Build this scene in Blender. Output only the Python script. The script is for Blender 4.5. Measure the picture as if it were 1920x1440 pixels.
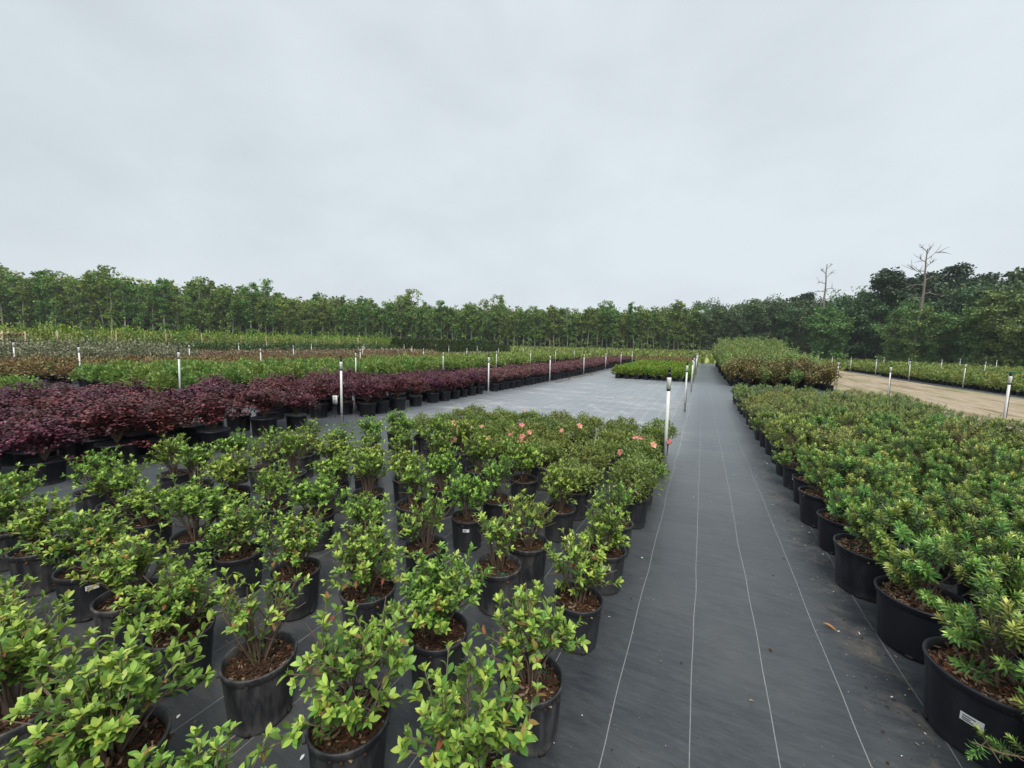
import bpy, math, random
import numpy as np
from mathutils import Matrix, Vector

scene = bpy.context.scene
for _o in list(bpy.data.objects):
    bpy.data.objects.remove(_o)
COL = scene.collection
R = math.radians

# ------------------------------------------------------------------ camera
F_PX, YAW, PITCH, ROLL, CAM_H = 741.9, 0.446717, 0.090382, 0.024217, 1.6
_f = Vector((-math.sin(YAW)*math.cos(PITCH), math.cos(YAW)*math.cos(PITCH), -math.sin(PITCH)))
_r = Vector((math.cos(YAW), math.sin(YAW), 0.0))
_u = _r.cross(_f)
CR = _r*math.cos(ROLL) + _u*math.sin(ROLL)
CU = -_r*math.sin(ROLL) + _u*math.cos(ROLL)
cam_d = bpy.data.cameras.new('camera')
cam_d.sensor_width = 36.0
cam_d.lens = F_PX/1920*36.0
cam_d.clip_start, cam_d.clip_end = 0.05, 2000
cam = bpy.data.objects.new('camera', cam_d)
COL.objects.link(cam)
cam.matrix_world = Matrix(((CR.x, CU.x, -_f.x, 0), (CR.y, CU.y, -_f.y, 0), (CR.z, CU.z, -_f.z, CAM_H), (0, 0, 0, 1)))
scene.camera = cam

# ------------------------------------------------------------------ world: overcast sky
SUN_EL, SUN_AZ = R(58), R(150)
world = bpy.data.worlds.new('World')
scene.world = world
world.use_nodes = True
nt = world.node_tree
nt.nodes.clear()
def _n(t, **kw):
    n = nt.nodes.new(t)
    for k, v in kw.items():
        setattr(n, k, v)
    return n
L = nt.links.new
w_out = _n('ShaderNodeOutputWorld')
sky = _n('ShaderNodeTexSky', sky_type='NISHITA', sun_disc=False, sun_elevation=SUN_EL, sun_rotation=SUN_AZ)
sky.dust_density = 3.0
bg_sky = _n('ShaderNodeBackground'); bg_sky.inputs['Strength'].default_value = 0.05
bg_cl = _n('ShaderNodeBackground'); bg_cl.inputs['Strength'].default_value = 0.455
mixw = _n('ShaderNodeMixShader'); mixw.inputs['Fac'].default_value = 0.93
tc = _n('ShaderNodeTexCoord')
mp = _n('ShaderNodeMapping'); mp.inputs['Scale'].default_value = (1.0, 1.0, 2.0)
nz1 = _n('ShaderNodeTexNoise'); nz1.inputs['Scale'].default_value = 1.5; nz1.inputs['Detail'].default_value = 5.0; nz1.inputs['Roughness'].default_value = 0.5
nz2 = _n('ShaderNodeTexNoise'); nz2.inputs['Scale'].default_value = 5.0; nz2.inputs['Detail'].default_value = 5.0; nz2.inputs['Distortion'].default_value = 0.4
madd = _n('ShaderNodeMath', operation='MULTIPLY_ADD'); madd.inputs[1].default_value = 0.28
ramp = _n('ShaderNodeValToRGB')
ramp.color_ramp.elements[0].position = 0.44; ramp.color_ramp.elements[0].color = (0.618, 0.678, 0.725, 1)
ramp.color_ramp.elements[1].position = 0.78; ramp.color_ramp.elements[1].color = (0.752, 0.828, 0.872, 1)
L(sky.outputs[0], bg_sky.inputs['Color'])
L(tc.outputs['Generated'], mp.inputs['Vector'])
L(mp.outputs[0], nz1.inputs['Vector']); L(mp.outputs[0], nz2.inputs['Vector'])
L(nz2.outputs[0], madd.inputs[0]); L(nz1.outputs[0], madd.inputs[2])
L(madd.outputs[0], ramp.inputs[0]); L(ramp.outputs[0], bg_cl.inputs['Color'])
L(bg_sky.outputs[0], mixw.inputs[1]); L(bg_cl.outputs[0], mixw.inputs[2])
L(mixw.outputs[0], w_out.inputs['Surface'])

# ------------------------------------------------------------------ sun behind the cloud deck
sun_d = bpy.data.lights.new('sun', 'SUN')
sun_d.energy, sun_d.angle, sun_d.color = 1.5, R(35), (1.0, 0.965, 0.91)
sun = bpy.data.objects.new('sun', sun_d)
COL.objects.link(sun)
sd = Vector((math.sin(SUN_AZ)*math.cos(SUN_EL), math.cos(SUN_AZ)*math.cos(SUN_EL), math.sin(SUN_EL)))
sun.rotation_euler = sd.to_track_quat('Z', 'Y').to_euler()
sun.location = (0, 0, 40)

vs = scene.view_settings
vs.view_transform, vs.look, vs.gamma, vs.exposure, vs.use_curve_mapping = 'Standard', 'None', 1.0, 1.2, False
scene.cycles.max_bounces = 6
scene.cycles.transparent_max_bounces = 4
scene.cycles.caustics_reflective = scene.cycles.caustics_refractive = False

# ================================================================== helpers
rng = np.random.default_rng(7)
HAZE = 0.00035

def unit(v):
    v = np.asarray(v, float)
    return v/np.maximum(np.linalg.norm(v, axis=-1, keepdims=True), 1e-9)

def gz(x, y):
    """Height of the ground: level round the camera, rising gently towards the woods."""
    x = np.asarray(x, float); y = np.asarray(y, float)
    r = np.hypot(x, y)
    t = r-24.0
    s = 0.5*(t+np.sqrt(t*t+64)) - 0.5*(-24+math.sqrt(24*24+64))
    a = np.clip((x/np.maximum(r, 1e-6)-0.02)/0.22, 0, 1)
    w = 1-0.55*a*a*(3-2*a)
    return 0.02*s*w

def in_view(x, y, margin=190):
    v = Vector((x, y, gz(x, y)+0.4-CAM_H))
    d = v.dot(_f)
    if d < 0.25:
        return math.hypot(x, y) < 1.3 and d > -0.1
    px = 960+F_PX*v.dot(CR)/d
    py = 720-F_PX*v.dot(CU)/d
    return -margin < px < 1920+margin and py < 1440+margin*2.2

class MB:
    """Collects vertices, faces, material slots and a per-vertex tone, and builds ONE mesh."""
    def __init__(s):
        s.V, s.F3, s.F4, s.M3, s.M4, s.T, s.n = [], [], [], [], [], [], 0
    def add(s, V, F, mat=0, tone=0.5):
        V = np.asarray(V, np.float32).reshape(-1, 3)
        F = np.asarray(F, np.int64)
        if len(V) == 0 or len(F) == 0:
            return s
        s.V.append(V)
        (s.F3 if F.shape[1] == 3 else s.F4).append(F+s.n)
        (s.M3 if F.shape[1] == 3 else s.M4).append(np.full(len(F), mat, np.int32))
        s.T.append(np.broadcast_to(np.asarray(tone, np.float32), (len(V),)))
        s.n += len(V)
        return s
    def arrays(s):
        V = np.concatenate(s.V)
        f3 = np.concatenate(s.F3) if s.F3 else np.zeros((0, 3), np.int64)
        f4 = np.concatenate(s.F4) if s.F4 else np.zeros((0, 4), np.int64)
        m = np.concatenate(s.M3+s.M4) if (s.M3 or s.M4) else np.zeros(0, np.int32)
        return V, f3, f4, m, np.concatenate(s.T)
    def mesh(s, name, mats, smooth=True):
        V, f3, f4, m, T = s.arrays()
        me = bpy.data.meshes.new(name)
        me.vertices.add(len(V)); me.vertices.foreach_set('co', V.ravel())
        loops = np.concatenate([f3.ravel(), f4.ravel()]).astype(np.int32)
        me.loops.add(len(loops)); me.loops.foreach_set('vertex_index', loops)
        starts = np.concatenate([np.arange(len(f3))*3, len(f3)*3+np.arange(len(f4))*4]).astype(np.int32)
        me.polygons.add(len(starts)); me.polygons.foreach_set('loop_start', starts)
        me.polygons.foreach_set('material_index', m)
        if smooth:
            me.polygons.foreach_set('use_smooth', np.ones(len(starts), bool))
        at = me.attributes.new('tone', 'FLOAT', 'POINT'); at.data.foreach_set('value', T.astype(np.float32))
        for q in (mats if isinstance(mats, (list, tuple)) else [mats]):
            me.materials.append(q)
        me.update(calc_edges=True)
        return me

def obj(name, me, parent=None, M=None):
    o = bpy.data.objects.new(name, me)
    COL.objects.link(o)
    if parent is not None:
        o.parent = parent
    if M is not None:
        o.matrix_basis = M
    return o

def tag(o, label=None, cat=None, group=None, kind=None):
    if label: o['label'] = label
    if cat: o['category'] = cat
    if group: o['group'] = group
    if kind: o['kind'] = kind
    return o

def place(x, y, rz=0.0, s=1.0, z=None, tilt=0.0, taz=0.0):
    z = float(gz(x, y)) if z is None else z
    return Matrix.Translation((x, y, z)) @ Matrix.Rotation(tilt, 4, (math.cos(taz), math.sin(taz), 0)) @ Matrix.Rotation(rz, 4, 'Z') @ Matrix.Scale(s, 4)

def thing(name, label, cat, M, group=None):
    return tag(obj(name, None, None, M), label, cat, group)

_ORD = 'first second third fourth fifth sixth seventh eighth ninth tenth eleventh twelfth thirteenth fourteenth fifteenth sixteenth seventeenth eighteenth nineteenth twentieth'.split()
_TENS = {2: 'twenty', 3: 'thirty', 4: 'forty', 5: 'fifty', 6: 'sixty', 7: 'seventy', 8: 'eighty', 9: 'ninety'}
def ordinal(i):
    i = int(i)
    if i <= 20:
        return _ORD[i-1]
    t, u = divmod(i, 10)
    if u == 0:
        return _TENS[t][:-1]+'ieth'
    return _TENS[t]+'-'+_ORD[u-1]

# ------------------------------------------------------------------ shape helpers
def tube(mb, P, r, k=5, mat=0, tone=0.5, cap=True):
    P = np.asarray(P, float); n = len(P)
    r = np.broadcast_to(np.asarray(r, float), (n,))
    T = np.gradient(P, axis=0); T = unit(T)
    ref = np.array([0., 0, 1]) if abs(T[0, 2]) < 0.9 else np.array([1., 0, 0])
    A = unit(np.cross(T, ref)); B = np.cross(T, A)
    a = np.arange(k)*2*math.pi/k
    V = (P[:, None] + r[:, None, None]*(np.cos(a)[None, :, None]*A[:, None]+np.sin(a)[None, :, None]*B[:, None])).reshape(-1, 3)
    i = np.arange(n-1)[:, None]*k; j = np.arange(k)[None]
    Fq = np.stack([i+j, i+(j+1) % k, i+k+(j+1) % k, i+k+j], -1).reshape(-1, 4)
    mb.add(V, Fq, mat, tone)
    if cap:
        c = np.concatenate([V[-k:], P[-1:]+T[-1:]*r[-1]*0.3])
        mb.add(c, [[q, (q+1) % k, k] for q in range(k)], mat, tone)

def lathe(mb, prof, k=24, mat=0, tone=0.5, mod=None, c=(0, 0, 0)):
    prof = np.asarray(prof, float); n = len(prof)
    a = np.arange(k)*2*math.pi/k
    rr = np.repeat(prof[:, 0][:, None], k, 1)
    if mod is not None:
        rr = rr + mod(a)[None]*prof[:, 2][:, None]
    V = np.stack([rr*np.cos(a), rr*np.sin(a), np.repeat(prof[:, 1][:, None], k, 1)], -1).reshape(-1, 3)+np.array(c)
    i = np.arange(n-1)[:, None]*k; j = np.arange(k)[None]
    mb.add(V, np.stack([i+j, i+(j+1) % k, i+k+(j+1) % k, i+k+j], -1).reshape(-1, 4), mat, tone)

def box(mb, c, s, mat=0, tone=0.5, rot=None):
    V = np.array([[x, y, z] for x in (-.5, .5) for y in (-.5, .5) for z in (-.5, .5)])*np.array(s)
    if rot is not None:
        V = V @ np.array(rot).T
    mb.add(V+np.array(c), [[0, 1, 3, 2], [4, 6, 7, 5], [0, 4, 5, 1], [2, 3, 7, 6], [0, 2, 6, 4], [1, 5, 7, 3]], mat, tone)

# leaf outlines in local axes: x = across, y = along (0..1), z = up.
def leaf_shape(w=0.42, fold=0.10, droop=0.12, n=5):
    ys = np.linspace(0, 1, n+1)
    wid = w*0.5*np.interp(ys, [0, .1, .25, .42, .6, .78, .9, 1], [.10, .34, .72, .97, 1.0, .74, .42, .03])
    z0 = -droop*ys**2+0.06*np.sin(np.pi*ys)
    V, Fc = [], []
    for y, ww, z in zip(ys, wid, z0):
        V += [(-ww, y, z+fold*ww*2), (0, y, z), (ww, y, z+fold*ww*2)]
    for i in range(n):
        b = i*3
        Fc += [(b, b+1, b+4, b+3), (b+1, b+2, b+5, b+4)]
    return np.array(V), np.array(Fc)
def leaf_lo(w, fold=0.06, y1=.34, y2=.70, k=.92):
    h = w/2
    return (np.array([(0, 0, 0), (-h, y1, fold), (-h*k, y2, fold*.7), (0, 1, -.06), (h*k, y2, fold*.7), (h, y1, fold)]), np.array([[0, 3, 2, 1], [0, 5, 4, 3]]))
LEAF_HI = leaf_shape()
LEAF_NARROW = leaf_shape(w=0.25, fold=0.12, droop=0.10, n=3)
LEAF_LO = leaf_lo(.44)
LEAF_ROUND = leaf_lo(.72, .07, .36, .74)
LEAF_TINY = leaf_lo(.50)
LEAF_STRIP = (np.array([(-.06, 0, 0), (.06, 0, 0), (.15, .6, .03), (-.15, .6, .03), (0, 1, -.02)]), np.array([[0, 1, 2], [0, 2, 3], [3, 2, 4]]))

def frame(D, N):
    D = unit(D); N = unit(N - np.sum(N*D, -1, keepdims=True)*D)
    return np.cross(D, N), D, N

def add_leaves(mb, shape, O, D, N, S, tone, mat=0):
    V0, F0 = shape
    O = np.asarray(O, float)
    if len(O) == 0:
        return
    B, D, N = frame(np.asarray(D, float), np.asarray(N, float))
    S = np.broadcast_to(np.asarray(S, float), (len(O),))[:, None, None]
    V = O[:, None]+S*(V0[None, :, 0:1]*B[:, None]+V0[None, :, 1:2]*D[:, None]+V0[None, :, 2:3]*N[:, None])
    Fc = (F0[None]+(np.arange(len(O))*len(V0))[:, None, None]).reshape(-1, F0.shape[1])
    mb.add(V.reshape(-1, 3), Fc, mat, np.repeat(np.broadcast_to(np.asarray(tone, float), (len(O),)), len(V0)))

# ================================================================== materials
def material(name):
    m = bpy.data.materials.new(name)
    m.use_nodes = True
    t = m.node_tree
    for n in list(t.nodes):
        if n.type != 'OUTPUT_MATERIAL':
            t.nodes.remove(n)
    return m, t, [n for n in t.nodes if n.type == 'OUTPUT_MATERIAL'][0]

def nd(t, kind, inp=None, **kw):
    n = t.nodes.new(kind)
    for k, v in kw.items():
        setattr(n, k, v)
    for k, v in (inp or {}).items():
        if hasattr(v, 'links') or isinstance(v, bpy.types.NodeSocket):
            t.links.new(v, n.inputs[k])
        else:
            n.inputs[k].default_value = v
    return n

def col_ramp(t, fac, stops):
    n = t.nodes.new('ShaderNodeValToRGB')
    e = n.color_ramp.elements
    while len(e) < len(stops):
        e.new(0.5)
    for q, (p, c) in zip(e, stops):
        q.position = p; q.color = (*c, 1)
    t.links.new(fac, n.inputs[0])
    return n.outputs[0]

def mix_col(t, fac, a, b, mode='MIX'):
    n = t.nodes.new('ShaderNodeMix'); n.data_type = 'RGBA'; n.blend_type = mode
    for i, v in ((0, fac), (6, a), (7, b)):
        if isinstance(v, bpy.types.NodeSocket):
            t.links.new(v, n.inputs[i])
        elif i == 0:
            n.inputs[0].default_value = v
        else:
            n.inputs[i].default_value = (*v, 1)
    return n.outputs[2]

def foliage(name, c0, c1, c2, rough=0.45, spec=0.35, trans=0.22, var=0.10, alt=None):
    """Leaf material: tone 0 = old dark leaf, 1 = young leaf; each plant differs a little."""
    m, t, out = material(name)
    at = nd(t, 'ShaderNodeAttribute', attribute_name='tone')
    oi = nd(t, 'ShaderNodeObjectInfo')
    c = col_ramp(t, at.outputs['Fac'], [(0.0, c0), (0.5, c1), (1.0, c2)])
    if alt is not None:
        f = nd(t, 'ShaderNodeMapRange', {0: oi.outputs['Random'], 1: alt[0], 2: 1.0, 3: 0.0, 4: alt[2]})
        c = mix_col(t, f.outputs[0], c, alt[1])
    geo = nd(t, 'ShaderNodeNewGeometry')
    hs = nd(t, 'ShaderNodeHueSaturation', {'Color': c})
    mr = nd(t, 'ShaderNodeMapRange', {0: oi.outputs['Random'], 1: 0.0, 2: 1.0, 3: 0.5-var*0.22, 4: 0.5+var*0.22})
    mr2 = nd(t, 'ShaderNodeMapRange', {0: geo.outputs['Random Per Island'], 1: 0.0, 2: 1.0, 3: 1.0-var*2.2, 4: 1.0+var*2.2})
    t.links.new(mr.outputs[0], hs.inputs['Hue']); t.links.new(mr2.outputs[0], hs.inputs['Value'])
    p = nd(t, 'ShaderNodeBsdfPrincipled', {'Base Color': hs.outputs[0], 'Roughness': rough})
    p.inputs['Specular IOR Level'].default_value = spec
    tr = nd(t, 'ShaderNodeBsdfTranslucent')
    t.links.new(mix_col(t, 0.45, hs.outputs[0], (0.35, 0.5, 0.06), 'MIX'), tr.inputs['Color']) if trans > 0.15 else t.links.new(hs.outputs[0], tr.inputs['Color'])
    mx = nd(t, 'ShaderNodeMixShader', {0: trans, 1: p.outputs[0], 2: tr.outputs[0]})
    t.links.new(mx.outputs[0], out.inputs[0])
    return m

def plain(name, c, rough=0.6, spec=0.4, noise=None, bump=None, c2=None, coords='Object'):
    m, t, out = material(name)
    p = nd(t, 'ShaderNodeBsdfPrincipled', {'Base Color': (*c, 1), 'Roughness': rough})
    p.inputs['Specular IOR Level'].default_value = spec
    tcn = nd(t, 'ShaderNodeTexCoord')
    if noise:
        n = nd(t, 'ShaderNodeTexNoise', {'Vector': tcn.outputs[coords], 'Scale': noise, 'Detail': 6.0, 'Roughness': 0.65})
        t.links.new(mix_col(t, n.outputs[0], c, c2 or tuple(v*1.6 for v in c)), p.inputs['Base Color'])
    if bump:
        n = nd(t, 'ShaderNodeTexNoise', {'Vector': tcn.outputs[coords], 'Scale': bump[0], 'Detail': 4.0})
        b = nd(t, 'ShaderNodeBump', {'Strength': bump[1], 'Distance': bump[2], 'Height': n.outputs[0]})
        t.links.new(b.outputs[0], p.inputs['Normal'])
    t.links.new(p.outputs[0], out.inputs[0])
    return m

M = {}
M['azalea'] = foliage('azalea_leaf', (0.044, 0.102, 0.024), (0.165, 0.295, 0.046), (0.45, 0.57, 0.105), var=0.11, spec=0.35, rough=0.42)
M['azalea_old'] = foliage('ageing_azalea_leaf', (0.20, 0.15, 0.04), (0.24, 0.10, 0.04), (0.33, 0.34, 0.07), var=0.2, rough=0.6)
M['azalea_dark'] = foliage('small_azalea_leaf', (0.052, 0.075, 0.022), (0.155, 0.205, 0.050), (0.36, 0.43, 0.10), var=0.12)
M['petal'] = foliage('coral_petal', (0.46, 0.14, 0.11), (0.60, 0.22, 0.175), (0.68, 0.34, 0.27), rough=0.6, trans=0.1)
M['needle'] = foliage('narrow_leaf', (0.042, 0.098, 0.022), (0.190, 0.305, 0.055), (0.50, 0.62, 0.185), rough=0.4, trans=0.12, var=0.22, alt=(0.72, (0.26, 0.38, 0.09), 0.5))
M['needle_pale'] = foliage('pale_narrow_leaf', (0.09, 0.135, 0.04), (0.23, 0.315, 0.08), (0.44, 0.52, 0.17), rough=0.45, trans=0.15, var=0.25, alt=(0.72, (0.23, 0.13, 0.06), 0.55))
M['purple'] = foliage('purple_leaf', (0.030, 0.013, 0.019), (0.108, 0.031, 0.044), (0.29, 0.058, 0.074), rough=0.42, spec=0.45, trans=0.08, var=0.16)
M['purple_far'] = foliage('purple_bronze_leaf', (0.050, 0.024, 0.029), (0.150, 0.058, 0.062), (0.28, 0.12, 0.112), rough=0.5, trans=0.08, var=0.16)
M['bright'] = foliage('bright_green_leaf', (0.050, 0.098, 0.028), (0.150, 0.245, 0.058), (0.34, 0.45, 0.125), var=0.12)
M['lime'] = foliage('lime_green_leaf', (0.05, 0.10, 0.016), (0.15, 0.25, 0.028), (0.27, 0.38, 0.04), var=0.12)
M['bronze'] = foliage('bronze_leaf', (0.085, 0.062, 0.028), (0.215, 0.155, 0.060), (0.34, 0.27, 0.11), trans=0.1, var=0.14, alt=(0.6, (0.10, 0.12, 0.04), 0.6))
M['pinkbronze'] = foliage('pinkish_bronze_leaf', (0.08, 0.06, 0.035), (0.22, 0.155, 0.095), (0.36, 0.28, 0.19), trans=0.1, var=0.14)
M['grey'] = foliage('grey_green_leaf', (0.065, 0.080, 0.040), (0.19, 0.20, 0.11), (0.42, 0.41, 0.28), trans=0.1, var=0.14)
M['darkgreen'] = foliage('dark_green_leaf', (0.022, 0.045, 0.018), (0.055, 0.10, 0.03), (0.13, 0.19, 0.05), trans=0.12, var=0.14)
M['olive'] = foliage('olive_leaf', (0.07, 0.10, 0.026), (0.18, 0.235, 0.055), (0.31, 0.37, 0.09), trans=0.15, var=0.14)
M['conifer'] = foliage('hedge_conifer_leaf', (0.022, 0.038, 0.014), (0.05, 0.082, 0.026), (0.10, 0.14, 0.04), trans=0.05, var=0.14)
M['crape_green'] = foliage('myrtle_leaf', (0.07, 0.115, 0.038), (0.19, 0.27, 0.085), (0.36, 0.44, 0.15), var=0.14)
M['crape_red'] = foliage('myrtle_leaf_bronze', (0.06, 0.07, 0.028), (0.155, 0.16, 0.055), (0.33, 0.20, 0.09), var=0.2, trans=0.12, alt=(0.55, (0.27, 0.115, 0.055), 0.5))
M['tree_a'] = foliage('deciduous_tree_leaf', (0.054, 0.104, 0.026), (0.155, 0.250, 0.054), (0.30, 0.42, 0.092), trans=0.15, var=0.16, spec=0.2, rough=0.6)
M['tree_b'] = foliage('woodland_edge_leaf', (0.055, 0.108, 0.038), (0.150, 0.245, 0.078), (0.27, 0.38, 0.12), trans=0.15, var=0.16, spec=0.2, rough=0.6)
M['tree_c'] = foliage('dark_oak_leaf', (0.042, 0.078, 0.038), (0.100, 0.165, 0.074), (0.18, 0.255, 0.11), trans=0.10, var=0.16, spec=0.2, rough=0.6)
M['pine'] = foliage('pine_needle', (0.026, 0.052, 0.034), (0.056, 0.095, 0.054), (0.105, 0.15, 0.08), trans=0.05, var=0.14, spec=0.2, rough=0.6)
M['twig'] = plain('woody_stem', (0.10, 0.065, 0.045), 0.8, 0.2, 40, (160, 0.4, 0.002), (0.21, 0.155, 0.115))
M['twig_red'] = plain('dark_red_stem', (0.075, 0.035, 0.028), 0.8, 0.2, 40, None, (0.15, 0.085, 0.06))
M['bark'] = plain('tree_bark', (0.19, 0.17, 0.14), 0.9, 0.1, 1.3, (9, 0.5, 0.04), (0.40, 0.37, 0.31))
M['bark_dark'] = plain('dark_tree_bark', (0.07, 0.06, 0.05), 0.9, 0.1, 1.3, (9, 0.5, 0.04), (0.15, 0.13, 0.105))
M['deadwood'] = plain('weathered_dead_wood', (0.15, 0.125, 0.11), 0.9, 0.1, 0.9, (7, 0.5, 0.04), (0.27, 0.235, 0.21))
M['dry_leaf'] = plain('dry_leaf', (0.26, 0.11, 0.05), 0.8, 0.2, 30, None, (0.36, 0.2, 0.1))
M['pvc'] = plain('white_pvc', (0.62, 0.61, 0.56), 0.42, 0.45, 9, None, (0.84, 0.845, 0.83))
M['blackplastic'] = plain('black_plastic', (0.014, 0.014, 0.016), 0.4, 0.45)
M['greenplastic'] = plain('green_sprinkler_plastic', (0.01, 0.10, 0.055), 0.4, 0.45)
M['stake'] = plain('rusty_stake', (0.03, 0.027, 0.026), 0.7, 0.3)
M['paper'] = plain('white_label', (0.74, 0.74, 0.72), 0.6, 0.3)
M['ink'] = plain('grey_print', (0.10, 0.10, 0.11), 0.7, 0.2)
M['wood'] = plain('pale_timber', (0.44, 0.34, 0.21), 0.8, 0.2, 6, None, (0.58, 0.47, 0.31))
M['fert'] = plain('green_fertiliser', (0.012, 0.085, 0.055), 0.5, 0.4, 60, None, (0.03, 0.17, 0.11))
M['chip_a'] = plain('bark_chip_dark', (0.030, 0.018, 0.012), 0.9, 0.1, 60, None, (0.075, 0.045, 0.028))
M['chip_b'] = plain('bark_chip_pale', (0.16, 0.11, 0.065), 0.9, 0.1, 60, None, (0.31, 0.23, 0.15))
M['chip_r'] = plain('bark_chip_rust', (0.085, 0.034, 0.019), 0.9, 0.1, 60, None, (0.16, 0.072, 0.04))
M['soil'] = plain('potting_mix', (0.022, 0.015, 0.010), 0.95, 0.1, 55, (90, 1.0, 0.01), (0.075, 0.045, 0.028))

def pot_material(name, base, dust):
    m, t, out = material(name)
    tcn = nd(t, 'ShaderNodeTexCoord'); oi = nd(t, 'ShaderNodeObjectInfo')
    mp = nd(t, 'ShaderNodeMapping', {'Vector': tcn.outputs['Object'], 'Scale': (14, 14, 3.0)})
    add = nd(t, 'ShaderNodeVectorMath', {0: mp.outputs[0], 1: oi.outputs['Location']}, operation='ADD')
    n = nd(t, 'ShaderNodeTexNoise', {'Vector': add.outputs[0], 'Scale': 1.0, 'Detail': 8.0, 'Roughness': 0.7})
    sep = nd(t, 'ShaderNodeSeparateXYZ', {0: tcn.outputs['Object']})
    low = nd(t, 'ShaderNodeMapRange', {0: sep.outputs[2], 1: 0.0, 2: 0.06, 3: 0.4, 4: 0.0})
    s = nd(t, 'ShaderNodeMapRange', {0: n.outputs[0], 1: 0.47, 2: 0.74, 3: 0.0, 4: 0.62})
    f = nd(t, 'ShaderNodeMath', {0: s.outputs[0], 1: low.outputs[0]}, operation='ADD', use_clamp=True)
    f2 = nd(t, 'ShaderNodeMath', {0: f.outputs[0], 1: oi.outputs['Random']}, operation='MULTIPLY')
    f3 = nd(t, 'ShaderNodeMath', {0: f2.outputs[0], 1: dust}, operation='MULTIPLY', use_clamp=True)
    c = mix_col(t, f3.outputs[0], base, (0.20, 0.19, 0.175))
    rr = nd(t, 'ShaderNodeMapRange', {0: n.outputs[0], 1: 0.3, 2: 0.7, 3: 0.36, 4: 0.62})
    p = nd(t, 'ShaderNodeBsdfPrincipled', {'Base Color': c, 'Roughness': rr.outputs[0]})
    p.inputs['Specular IOR Level'].default_value = 0.42
    n2 = nd(t, 'ShaderNodeTexNoise', {'Vector': tcn.outputs['Object'], 'Scale': 120.0, 'Detail': 3.0})
    b = nd(t, 'ShaderNodeBump', {'Strength': 0.25, 'Distance': 0.002, 'Height': n2.outputs[0]})
    t.links.new(b.outputs[0], p.inputs['Normal'])
    t.links.new(p.outputs[0], out.inputs[0])
    return m
M['pot'] = pot_material('dusty_black_pot', (0.020, 0.021, 0.025), 1.2)
M['pot_clean'] = pot_material('blue_black_pot', (0.010, 0.011, 0.017), 0.45)

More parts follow.
